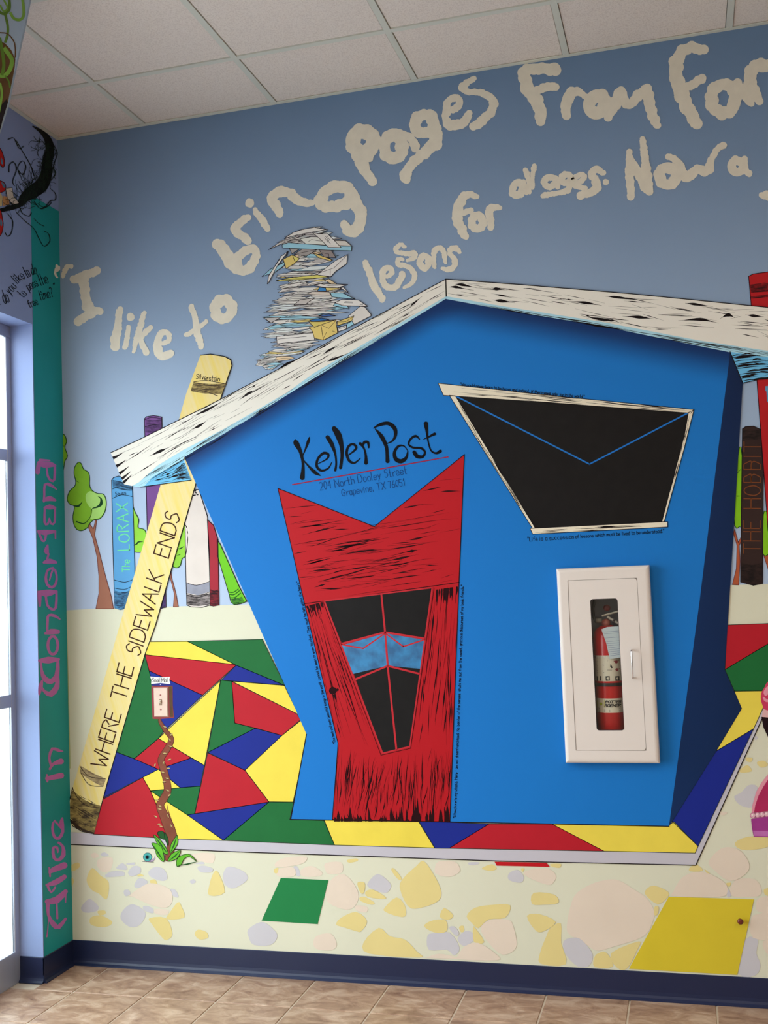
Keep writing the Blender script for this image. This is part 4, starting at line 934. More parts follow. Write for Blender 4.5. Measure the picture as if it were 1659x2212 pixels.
def ex(P):
    gradband(P, O_((540, 165))[0], O_((545, 215))[0], O_((760, 130))[0], O_((760, 190))[0], ((150, 24, 30), (40, 14, 18)), 3.4, 20, RND, (1.5, 3)); gradband(P, O_((545, 240))[0], O_((547, 255))[0], O_((760, 210))[0], O_((760, 230))[0], ((150, 24, 30), (50, 14, 18)), 3.4, 8)
    P.cut.append(len(P.f)); P.poly(O_((638, 820), (760, 812), (760, 850), (665, 850), (665, 940), (648, 915), (645, 855), (638, 850)), paint((96, 158, 198), 0.5, 0.03, 8), 3.4)
book('tall red book cut by the right edge behind the roof board', (1690, 1262), O_((530, 110), (560, 95), (655, 82), (800, 84), (830, 2080), (720, 2090), (655, 1750), (630, 1400), (583, 780), (548, 310)), (184, 30, 36), ex)

# ---- cloud lettering in the sky
cl = paint(CLOUD, 0.6, 0.05, 26, 0.2)
def ell(cx, cy, rx, ry, r, rot=0, n=8):
    c_, s_ = math.cos(rot), math.sin(rot)
    return [(cx+rx*math.cos(a)*c_-ry*math.sin(a)*s_, cy+rx*math.cos(a)*s_+ry*math.sin(a)*c_, r) for a in [2*math.pi*i/n for i in range(n)]]
def cword(label, letters):
    """letters: list of (frame, [strokes]); a stroke is (closed, pts)"""
    allp = [p for k, sts in letters for c, s in sts for p in fr(k, s)]
    bx_ = sum(p[0] for p in allp)/len(allp); by_ = max(p[1] for p in allp)
    t = mural('cloud_word', label, 'lettering', (bx_, by_), 'cloud words of the sky sentence')
    for k, sts in letters:
        P = Paint(1.6)
        for c, s in sts:
            q = fr(k, s)
            if len(q) == 1: P.disc(q[0][0], q[0][1], q[0][2], cl, None, 16, None, 0, RND, 0.08)
            else: P.cloud(q, cl, RND, c)
        P.build('letter', t)
o_, c_ = False, True
cword('cream cloud lettered word "I" with opening quotation marks in the corner', [
    ('D', [(o_, [(600, 100, 14), (640, 105, 18)]), (o_, [(600, 110, 22), (575, 160, 20), (565, 205, 14)])]),
    ('D', [(o_, [(655, 228, 38), (720, 200, 36), (790, 175, 36), (860, 150, 38)]), (o_, [(745, 220, 44), (765, 350, 42), (785, 470, 46)]), (o_, [(700, 590, 40), (780, 545, 42), (840, 510, 40), (900, 500, 34)])])])
cword('cream cloud lettered word "like" above the purple book', [
    ('D', [(o_, [(1070, 490, 32), (1060, 600, 34), (1038, 750, 44), (1030, 835, 42)])]), ('D', [(o_, [(1170, 558, 37)]), (o_, [(1152, 655, 22), (1140, 740, 24), (1122, 825, 26)])]),
    ('D', [(o_, [(1290, 520, 22), (1258, 640, 26), (1225, 760, 26), (1195, 875, 14)]), (o_, [(1345, 655, 24), (1290, 710, 26), (1250, 750, 22)]), (o_, [(1255, 760, 24), (1290, 830, 28), (1315, 875, 30)])]),
    ('D', [(o_, [(1450, 800, 22), (1505, 775, 22), (1510, 710, 24), (1450, 695, 28), (1415, 760, 32), (1410, 850, 42), (1450, 915, 38), (1520, 885, 36)])])])
cword('cream cloud lettered word "to" above the leaning yellow book', [
    ('E', [(o_, [(210, 705, 20), (235, 780, 22), (250, 880, 26), (282, 990, 20)]), (o_, [(172, 910, 16), (240, 870, 18), (318, 812, 14)])]), ('E', [(c_, ell(440, 722, 58, 68, 38, 0.1))])])
cword('cream cloud lettered word "bring" above the heap of letters', [
    ('B', [(o_, [(200, 1455, 38), (250, 1530, 40), (300, 1595, 42)]), (c_, [(300, 1560, 30), (345, 1510, 28), (400, 1485, 28), (425, 1510, 24), (400, 1580, 30), (350, 1615, 30), (305, 1605, 30)])]),
    ('B', [(o_, [(378, 1295, 20), (330, 1330, 26), (297, 1365, 28), (335, 1405, 26), (378, 1435, 24)])]), ('B', [(o_, [(385, 1213, 28)]), (o_, [(415, 1255, 16), (455, 1310, 22), (492, 1362, 20)])]),
    ('B', [(o_, [(566, 1290, 22), (548, 1240, 30), (515, 1195, 30), (555, 1150, 32), (610, 1148, 30), (680, 1195, 28), (725, 1215, 24), (755, 1213, 17)])]),
    ('B', [(c_, [(810, 1195, 36), (835, 1145, 36), (900, 1118, 36), (965, 1115, 34), (985, 1180, 38), (950, 1215, 36), (880, 1235, 34), (825, 1225, 36)]), (o_, [(990, 1150, 34), (1030, 1230, 38), (1050, 1310, 36), (1020, 1375, 36), (975, 1382, 32), (955, 1335, 24)])])])
cword('cream cloud lettered word "Pages" touching the ceiling line', [
    ('B', [(c_, ell(1062, 842, 66, 62, 42)), (o_, [(1000, 880, 34), (1055, 960, 40), (1085, 1040, 30), (1125, 1085, 28)]), (o_, [(1125, 880, 30), (1095, 950, 24)])]),
    ('B', [(c_, ell(1243, 875, 52, 74, 36)), (o_, [(1275, 795, 26), (1345, 825, 26), (1378, 880, 26)]), (o_, [(1290, 870, 20), (1310, 910, 26)])]),
    ('B', [(c_, ell(1430, 740, 58, 54, 34)), (o_, [(1490, 760, 40), (1500, 840, 38), (1440, 905, 34), (1360, 970, 30), (1310, 1050, 32), (1320, 1070, 26)])]),
    ('X', [(o_, [(470, 735, 62), (590, 650, 65), (600, 545, 65), (510, 500, 65), (400, 575, 65), (365, 750, 75), (355, 880, 70), (430, 990, 90), (560, 1000, 90), (700, 920, 85), (780, 800, 72)])]),
    ('X', [(o_, [(862, 175, 55), (730, 240, 60), (655, 335, 68), (760, 400, 56), (950, 415, 60), (1110, 460, 66), (1210, 570, 76), (1180, 720, 80), (1080, 860, 80), (870, 1020, 85)])])])
cword('cream cloud lettered word "From" along the ceiling', [
    ('C', [(o_, [(345, 380, 32), (420, 372, 30), (510, 378, 33)]), (o_, [(330, 385, 32), (355, 480, 36), (405, 560, 34), (428, 610, 30), (420, 652, 32)]), (o_, [(400, 495, 24), (450, 475, 26), (505, 468, 22)])]),
    ('C', [(o_, [(562, 635, 26), (560, 570, 30), (580, 515, 30), (625, 500, 24), (662, 522, 16)])]), ('C', [(c_, ell(728, 568, 44, 52, 34, 0.25))]),
    ('C', [(o_, [(790, 633, 24), (825, 575, 28), (852, 495, 24), (878, 540, 26), (905, 572, 24), (950, 525, 28), (1000, 483, 25), (1010, 540, 30), (1030, 620, 28), (1055, 682, 22)])])])
cword('cream cloud lettered word "far" at the upper right edge', [
    ('C', [(o_, [(1308, 275, 26), (1260, 258, 28), (1200, 275, 32), (1160, 340, 36), (1162, 430, 40), (1190, 520, 38), (1230, 600, 36), (1270, 680, 34)]), (o_, [(1225, 470, 24), (1300, 430, 24)])]),
    ('C', [(c_, ell(1417, 537, 66, 78, 34)), (o_, [(1490, 455, 26), (1540, 520, 28), (1573, 562, 20)])]), ('C', [(o_, [(1608, 545, 26), (1570, 470, 34), (1560, 410, 34), (1600, 360, 34), (1659, 358, 36), (1720, 365, 34)])])])
cword('cream cloud lettered word "lessons" above the roof ridge', [
    ('Y', [(o_, [(95, 435, 36), (150, 560, 38), (190, 680, 40), (275, 815, 34)])]),
    ('Y', [(o_, [(330, 572, 25), (375, 530, 30), (350, 482, 30), (290, 495, 32), (275, 590, 34), (305, 660, 34), (375, 690, 36), (440, 645, 36), (485, 555, 36)])]),
    ('Y', [(o_, [(490, 390, 20), (440, 395, 25), (440, 440, 28), (520, 460, 28), (590, 510, 28), (612, 590, 28), (570, 650, 24), (500, 690, 16)])]), ('Y', [(o_, [(510, 262, 18), (470, 235, 22), (420, 270, 26), (430, 315, 26), (520, 330, 26), (612, 330, 32), (600, 380, 28), (540, 400, 18)])]),
    ('Y', [(c_, ell(714, 418, 46, 66, 34))]), ('Y', [(o_, [(820, 478, 22), (815, 380, 26), (825, 300, 28), (870, 268, 28), (920, 310, 28), (935, 425, 18)])]), ('Y', [(o_, [(1090, 322, 16), (1050, 275, 30), (1000, 280, 30), (985, 330, 26), (1030, 390, 30), (1040, 450, 30), (980, 495, 30), (908, 492, 20)])])])
cword('small cream cloud lettered word "for" above the roof', [
    ('T', [(o_, [(1029, 424, 6), (1013, 420, 8), (998, 430, 10), (989, 448, 11), (987, 470, 11), (997, 494, 10), (1007, 514, 7)]), (o_, [(1000, 462, 6), (1016, 454, 6)])]), ('C', [(c_, ell(78, 1208, 30, 38, 22))]), ('C', [(o_, [(152, 1243, 19), (148, 1185, 20), (150, 1132, 22), (198, 1130, 15)])])])
cword('small cream cloud lettered word "all" over the right roof board', [
    ('C', [(c_, ell(297, 1027, 27, 38, 20, 0.35)), (o_, [(328, 985, 16), (345, 1048, 13)])]), ('C', [(o_, [(343, 925, 14), (357, 985, 13), (362, 1045, 11)])]), ('C', [(o_, [(390, 898, 14), (378, 960, 13), (380, 1022, 12)])])])
cword('small cream cloud lettered word "ages." left of the word Now', [
    ('C', [(c_, ell(473, 988, 32, 26, 18)), (o_, [(505, 970, 16), (518, 1018, 13)])]), ('C', [(c_, ell(562, 972, 25, 24, 18)), (o_, [(585, 990, 15), (572, 1032, 17), (520, 1048, 14), (435, 1062, 16)])]),
    ('C', [(o_, [(612, 1000, 13), (660, 968, 16), (640, 948, 14), (606, 975, 18), (620, 1012, 17), (662, 1022, 14)])]), ('C', [(o_, [(762, 942, 15), (728, 918, 20), (700, 942, 20), (722, 985, 22), (730, 1020, 24), (690, 1047, 22), (640, 1063, 20)])]), ('C', [(o_, [(777, 990, 17)])])])
cword('cream cloud lettered word "Now" under the ceiling at right', [
    ('C', [(o_, [(916, 1075, 21), (908, 980, 24), (905, 900, 22), (905, 830, 17)]), (o_, [(910, 860, 18), (955, 940, 26), (1000, 1030, 26)]), (o_, [(1012, 1036, 26), (998, 920, 24), (976, 760, 18)])]),
    ('C', [(c_, ell(1115, 957, 48, 48, 30))]), ('C', [(o_, [(1120, 850, 18), (1180, 890, 20), (1213, 970, 24), (1275, 922, 26), (1330, 928, 26), (1355, 860, 18), (1385, 810, 18), (1425, 790, 19)])])])
cword('small cream cloud lettered word "a" right of the word Now', [('C', [(c_, ell(1490, 905, 32, 34, 23)), (o_, [(1527, 865, 20), (1535, 920, 20), (1556, 945, 18)])])])
cword('cream cloud stroke cut off by the right edge under the word far', [('C', [(o_, [(1628, 1058, 18), (1660, 1065, 24), (1720, 1075, 28)])])])

# ---- heap of letters on the roof
hp = mural('painted_letter_heap', 'painted leaning heap of white, yellow and blue envelopes on the left roof board', 'mural', (665, 800))
ENVC = [(226, 224, 220), (212, 210, 208), (190, 186, 186), (160, 208, 226), (228, 208, 130), (92, 142, 200), (230, 206, 170), (222, 230, 232)]
WT = [12, 7, 2, 2, 1.2, 0.5, 0.8, 6]; thin = paint((48, 42, 48), 0.55, 0, 14, 0.06, 0, 0)
rg = random.Random(12)
SPAN = [(500, 640, 700), (512, 605, 720), (524, 585, 755), (538, 620, 740), (556, 612, 735), (572, 600, 720), (590, 590, 715), (602, 600, 712), (614, 605, 735), (628, 592, 740), (642, 602, 752), (655, 578, 765), (668, 568, 772), (682, 560, 770), (696, 575, 750), (708, 570, 740), (722, 558, 720), (736, 575, 715), (750, 580, 700), (764, 560, 680), (776, 553, 650), (786, 548, 630), (796, 565, 600)]
cnt = 0
for i in range(len(SPAN)-1, 0, -1):
    y1, a1, b1 = SPAN[i]; y0, a0, b0 = SPAN[i-1]
    for k in range(8):
        t = k/8; y = y1+(y0-y1)*t; a = a1+(a0-a1)*t; b = b1+(b0-b1)*t; w = b-a
        L_e = rg.uniform(0.3, 0.75)*w; x = rg.uniform(a, b-L_e); x = a+rg.uniform(0, 8) if rg.random() < 0.22 else (b-L_e-rg.uniform(0, 6) if rg.random() < 0.25 else x)
        if y > 700 and x+L_e > 963-(y-603)*1.93+4: x = 963-(y-603)*1.93+4-L_e
        sl = rg.uniform(-0.26, 0.06); h = rg.uniform(4.0, 8.5); bend = rg.uniform(-2.5, 2.5); m1, m2 = rg.uniform(0.15, 0.4), rg.uniform(0.6, 0.85)
        if y > 560: sl = rg.uniform(-0.2, 0.02)
        pts = [(x, y+rg.uniform(-1, 3)), (x+L_e*m1, y-h*0.55+sl*L_e*m1+bend*0.5), (x+L_e*m2, y-h*0.5+sl*L_e*m2+bend*0.4), (x+L_e, y+sl*L_e), (x+L_e*0.6, y+h*0.5+sl*L_e*0.6), (x+L_e*0.25, y+h*0.5+sl*L_e*0.25)]
        c = rg.choices(ENVC, WT)[0]; lay = 7.2+cnt*0.004
        P = Paint(lay); P.poly(pts, paint(c, 0.5, 0.03, 20)); P.stroke(pts+[pts[0]], 0.65, thin, lay+0.0025)
        if rg.random() < 0.7: P.ribbon([(pts[0][0]+4, pts[0][1], 0.2), ((pts[1][0]+pts[4][0])/2, (pts[1][1]+pts[4][1])/2+0.5, 0.5), (pts[3][0]-5, pts[3][1]+0.4, 0.2)], thin, lay+0.002)
        P.build('envelope', hp); cnt += 1
def env(col, pts, lines=(), lab=None, w=1.2):
    global cnt
    q = fr('BB', pts); lay = 7.4+cnt*0.004+0.1; cnt += 1
    P = Paint(lay); P.poly(q, paint(col, 0.5, 0.04, 16)); P.stroke(q+[q[0]], w, thin, lay+0.003)
    for ln in lines: P.stroke(fr('BB', ln), 0.9, thin, lay+0.003)
    P.build('envelope', hp, lab)
wc, gc, yc, bc, tc_ = (228, 225, 222), (168, 162, 160), (226, 202, 122), (156, 206, 226), (216, 206, 196)
env(bc, [(40, 750), (150, 650), (330, 560), (400, 400), (340, 600), (230, 680)]); env(wc, [(110, 850), (130, 740), (300, 470), (400, 400), (250, 600), (125, 840)], [[(125, 740), (290, 500)]])
env(gc, [(415, 360), (550, 370), (450, 435)]); env(gc, [(480, 440), (600, 365), (800, 375), (650, 468)], [[(500, 438), (680, 400), (790, 380)]]); env((150, 140, 140), [(825, 375), (985, 380), (1060, 490), (890, 478)], [[(870, 420), (960, 440)], [(960, 440), (960, 480)]])
env(wc, [(345, 225), (470, 140), (600, 100), (760, 70), (925, 103), (780, 125), (500, 180)]); env(wc, [(130, 378), (290, 270), (560, 180), (650, 165), (430, 250), (300, 300)], [[(290, 285), (600, 180)]])
env((224, 226, 220), [(560, 230), (720, 200), (900, 205), (1010, 250), (1000, 320), (640, 300)], [[(680, 265), (720, 240)], [(720, 240), (860, 262)]]); env((214, 210, 204), [(1000, 250), (1190, 255), (1275, 330), (1100, 322)])
env(bc, [(315, 310), (400, 282), (900, 318), (1150, 330), (1275, 330), (1270, 395), (950, 385), (320, 355)], (), 'long pale blue envelope near the top of the heap')
env(wc, [(730, 138), (820, 160), (945, 160), (1130, 350), (950, 345), (870, 260)], [[(910, 190), (960, 260)], [(900, 210), (950, 280)], [(930, 180), (975, 250)], [(940, 250), (985, 300)]], 'white addressed envelope tipping off the top')
env(yc, [(330, 510), (455, 450), (500, 560), (370, 640)]); env((222, 212, 120), [(455, 450), (555, 500), (500, 560)])
env(yc, [(735, 420), (960, 500), (1000, 520), (985, 535), (820, 490)]); env(wc, [(795, 725), (1050, 530), (1215, 445), (1205, 570), (1050, 680), (985, 752)], [[(830, 700), (1030, 630)], [(1030, 630), (1205, 460)], [(980, 660), (980, 730)]], 'white sealed envelope sticking out to the right')
env((222, 216, 120), [(232, 806), (430, 765), (800, 725), (960, 755), (600, 790), (290, 812)], [[(290, 795), (720, 770)]]); env((228, 206, 168), [(900, 800), (960, 780), (1080, 860), (1000, 855)])
env(wc, [(755, 870), (850, 845), (1220, 860), (1080, 905), (900, 900)], [[(850, 848), (960, 875)], [(960, 875), (1200, 862)]]); env(wc, [(1120, 905), (1160, 895), (1240, 985)]); env((60, 130, 196), [(800, 950), (830, 900), (915, 905), (925, 950)])
env(bc, [(980, 970), (1150, 975), (1320, 1060), (1000, 1030)]); env(tc_, [(660, 990), (730, 955), (960, 960), (990, 1005), (780, 1000)]); env(bc, [(1020, 1150), (1050, 1110), (1210, 1150), (1240, 1195)])
env(wc, [(1040, 1110), (1140, 1065), (1370, 1075), (1495, 1160), (1150, 1150)], [[(1180, 1095), (1280, 1100)], [(1170, 1108), (1290, 1112)], [(1390, 1135), (1430, 1140)]], 'long white addressed envelope on the right of the heap')
env((196, 190, 188), [(480, 1140), (560, 1070), (760, 1045), (640, 1130)]); env((186, 182, 182), [(60, 1320), (300, 1310), (160, 1390)], [[(90, 1335), (160, 1385)]])
env((222, 218, 214), [(1230, 1290), (1390, 1160), (1450, 1165), (1550, 1285), (1310, 1410)], (), 'large white envelope leaning on the roof board')
env((50, 110, 176), [(690, 1350), (860, 1320), (960, 1345), (740, 1372)]); env((66, 108, 178), [(820, 1290), (960, 1265), (1050, 1290), (900, 1300)])
env(wc, [(240, 1575), (740, 1525), (765, 1620), (300, 1670), (245, 1675)], [[(260, 1610), (650, 1575)]], 'thick white packet low in the heap')
env(yc, [(690, 1450), (850, 1415), (885, 1625), (760, 1600), (735, 1510)]); env((214, 196, 110), [(680, 1370), (870, 1370), (1055, 1345), (850, 1415), (760, 1450)]); env(yc, [(850, 1415), (1055, 1345), (1080, 1525), (885, 1625)], [[(860, 1420), (960, 1465)], [(960, 1465), (1050, 1360)], [(890, 1590), (925, 1520)], [(1010, 1500), (1060, 1520)]], 'yellow parcel on the roof board')
env(yc, [(1075, 1370), (1305, 1290), (1275, 1360), (1080, 1425)], [[(1090, 1375), (1190, 1370)], [(1190, 1370), (1290, 1310)]]); env(bc, [(1200, 1470), (1210, 1400), (1275, 1362), (1308, 1405)]); env(wc, [(1085, 1460), (1200, 1420), (1200, 1470), (1090, 1510)], [[(1100, 1470), (1180, 1450)]])

# ---- snail mail box on its stalk
mb = mural('painted_mailbox', 'painted mailbox frame on a thorny brown stem around the light switch', 'mural', (365, 1866))
C_ = lambda *p: fr('CC', p)
P = Paint(6.0); st = paint((128, 70, 52), 0.5, 0.15, 20)
stem = C_((262, 545, 9), (272, 580, 16), (325, 665, 19), (385, 750, 24), (345, 850, 30), (278, 960, 30), (300, 1050, 34), (335, 1180, 34), (345, 1290, 36), (305, 1370, 38), (268, 1440, 38), (310, 1550, 44), (368, 1690, 52), (395, 1800, 46), (360, 1950, 34), (345, 2000, 20))
out = [(x, y, r+0.9) for x, y, r in stem]; P.brush(out, paint((74, 34, 28), 0.55, 0, 14, 0.06, 0, 0), 5.9, 4); P.brush(stem, st, 6.0, 4)
P.ribbon(C_((340, 1600, 1), (400, 1700, 18), (425, 1800, 14), (400, 1900, 2)), paint((160, 92, 66), 0.5, 0.1, 20), 6.1); P.ribbon(C_((340, 1430, 1), (352, 1500, 6), (380, 1600, 12), (410, 1680, 16)), st, 5.95); P.build('stem', mb)
thc = paint((186, 168, 112), 0.5, 0.1, 20); P = Paint(6.3)
for x, y, a in ((315, 900, 0), (365, 965, -.4), (305, 1000, -1.2), (355, 1055, 0), (300, 1098, .3), (340, 1160, .2), (310, 1195, 0), (345, 1285, .4), (365, 1335, 2.4), (235, 1385, .3), (270, 1450, .5), (265, 1480, .1), (350, 1550, 1.2), (222, 1556, .5), (258, 1635, 0), (280, 1660, .3), (384, 706, -.8), (368, 760, .9), (375, 828, .3), (318, 625, .3), (215, 1020, -1.2), (385, 1655, 1)):
    q = C_((x, y))[0]; P.ribbon([(q[0]-4*math.cos(a), q[1]-4*math.sin(a), 0.3), (q[0], q[1], 1.7), (q[0]+4*math.cos(a), q[1]+4*math.sin(a), 0.3)], thc); P.stroke([(q[0]-4*math.cos(a), q[1]+1.8-4*math.sin(a)), (q[0]+4*math.cos(a), q[1]+1.8+4*math.sin(a))], 0.7, bkl)
P.build('thorns', mb)
lgn, dgn = paint((96, 178, 44), 0.5, 0.12, 26), paint((30, 84, 36), 0.5, 0.1, 26)
for i, q in enumerate([C_((240, 1722), (300, 1712), (325, 1790), (270, 1780)), C_((312, 1720), (350, 1780), (355, 1860), (322, 1800)), C_((445, 1750), (452, 1830), (420, 1890), (372, 1940), (380, 1850), (410, 1800)), C_((200, 1745), (262, 1790), (330, 1880), (352, 1950), (300, 1930), (240, 1840)), C_((480, 1908), (445, 1990), (350, 2022), (378, 1955), (420, 1925)), C_((180, 1832), (260, 1850), (300, 1920), (308, 2028), (240, 1970), (215, 1900)), C_((440, 2068), (445, 1995), (505, 1955), (580, 1952), (650, 2025), (570, 1972), (515, 2000), (490, 2050), (465, 2072))]):
    P = Paint(6.5+i*0.12); P.poly(q, dgn if i < 2 else lgn, None, 3); P.stroke(q, 1.1, bkl, 6.55+i*0.12, 3, False, True); a_, b_ = q[0], q[len(q)//2]; m_ = ((a_[0]+b_[0])/2, (a_[1]+b_[1])/2)
    P.ribbon([(a_[0], a_[1], 0.2), (m_[0]+1, m_[1]+1, 1.6), (b_[0], b_[1], 0.3)], dgn, 6.55+i*0.12); P.build('leaf', mb)
P = Paint(6.2); P.poly(C_((178, 200), (398, 200), (400, 400), (414, 532), (250, 545), (190, 542), (182, 380)), paint((146, 62, 66), 0.5, 0.1, 20)); P.poly(C_((358, 206), (390, 204), (404, 522), (372, 524)), paint((90, 66, 40), 0.5, 0.2, 30), 6.3)
P.poly(C_((172, 182), (370, 172), (376, 188), (300, 202), (190, 198)), paint((44, 44, 124), 0.5, 0.1, 20), 6.3); P.build('box_frame', mb)
P = Paint(6.6); P.poly(C_((163, 102), (270, 112), (370, 106), (364, 140), (376, 182), (272, 170), (175, 180), (178, 140)), paint((232, 230, 226), 0.5, 0.02, 20)); P.disc(*C_((272, 185))[0][:2], 1.3, paint((220, 220, 220), 0.5, 0, 14, 0.08, 0, 0), 6.7)
text(P, 'Snail', C_((185, 160))[0], C_((268, 162))[0], 9, 1.0, thin, 6.8, 0.2); text(P, 'Mail', C_((285, 162))[0], C_((352, 160))[0], 9, 1.0, thin, 6.8, 0.2); P.build('name_sign', mb, 'white sign hand lettered Snail Mail')
sn = mural('painted_snail', 'tiny painted snail with a round teal shell beside the leaves', 'mural', (320, 1862))
P = Paint(3.4); x, y = C_((137, 1977))[0]; P.ribbon(C_((95, 2022, 1), (150, 2026, 4), (190, 2012, 12), (212, 1990, 6), (212, 1968, 1.5)), paint((168, 150, 178), 0.5, 0.05, 20)); P.stroke(C_((85, 2024), (200, 2030)), 0.8, thin); P.build('body', sn)
P = Paint(3.7); P.disc(x, y, 9.6, paint((24, 66, 72), 0.5, 0, 14, 0.08, 0, 0), 3.7, 22); P.disc(x, y, 8.8, paint((78, 170, 168), 0.5, 0.1, 40), 3.8, 22); P.disc(x-.3, y, 4.6, paint((40, 110, 116), 0.5, 0, 14, 0.08, 0, 0), 3.9, 18); P.disc(x-.6, y+.2, 3.2, bkl, 4.0, 16); P.build('shell', sn)

# ---- glossy pink shapes at the right edge
pk = mural('painted_pink_shape', 'glossy pink painted shapes with a beaded band cut by the right edge', 'mural', (1650, 1805))
K_ = lambda *p: fr('PK', p)
pn, pn2, pl = paint((206, 62, 98), 0.4, 0.08, 20), paint((176, 44, 92), 0.4, 0.08, 20), paint((226, 150, 168), 0.4, 0.04, 20)
P = Paint(6.0); P.poly(K_((700, 120), (553, 180), (510, 250), (472, 320), (470, 400), (490, 470), (515, 512), (620, 530), (800, 500), (800, 140)), pn, None, 3); P.brush(K_((500, 370, 10), (525, 400, 18), (560, 410, 14), (620, 400, 8)), pl, 6.3); P.poly(K_((500, 300), (540, 240), (590, 220), (560, 320), (520, 350)), pl, 6.2, 3); P.build('pink_ball', pk)
P = Paint(5.8); P.poly(K_((492, 510), (600, 505), (640, 560), (640, 620), (480, 602)), paint((222, 176, 178), 0.4, 0.05, 20)); P.poly(K_((474, 600), (553, 608), (660, 620), (660, 920), (553, 840), (500, 730)), paint((30, 12, 20), 0.4, 0.05, 20), 5.9); P.build('dark_crescent', pk)
P = Paint(6.0); P.poly(K_((760, 1150), (553, 1285), (480, 1380), (410, 1500), (368, 1650), (360, 1748), (553, 1725), (760, 1700)), pl, None); P.poly(K_((760, 1200), (560, 1340), (500, 1430), (440, 1540), (400, 1660), (385, 1745), (553, 1725), (760, 1700)), pn2, 6.2); P.build('skirt', pk)
P = Paint(6.0); P.poly(K_((350, 1820), (362, 1930), (382, 2030), (560, 2034), (760, 2034), (760, 1780), (553, 1790)), paint((160, 60, 140), 0.35, 0.1, 20)); P.poly(K_((375, 1960), (560, 1965), (760, 1960), (760, 2026), (560, 2026), (388, 2022)), paint((190, 110, 178), 0.35, 0.1, 20), 6.2); P.build('cuff', pk)
for i in range(7):
    x, y = K_((372+i*55, 1778-i*5))[0]; P = Paint(6.5); P.disc(x, y, 6.2, paint((196, 96, 150), 0.3, 0, 14, 0.5, 0, 0), 6.5, 14); P.disc(x, y, 5.0, paint((226, 178, 190), 0.3, 0.2, 90), 6.6, 14); P.disc(x-1.2, y-1.2, 2, paint((244, 224, 222), 0.3, 0, 14, 0.5, 0, 0), 6.7, 10); P.build('bead', pk)

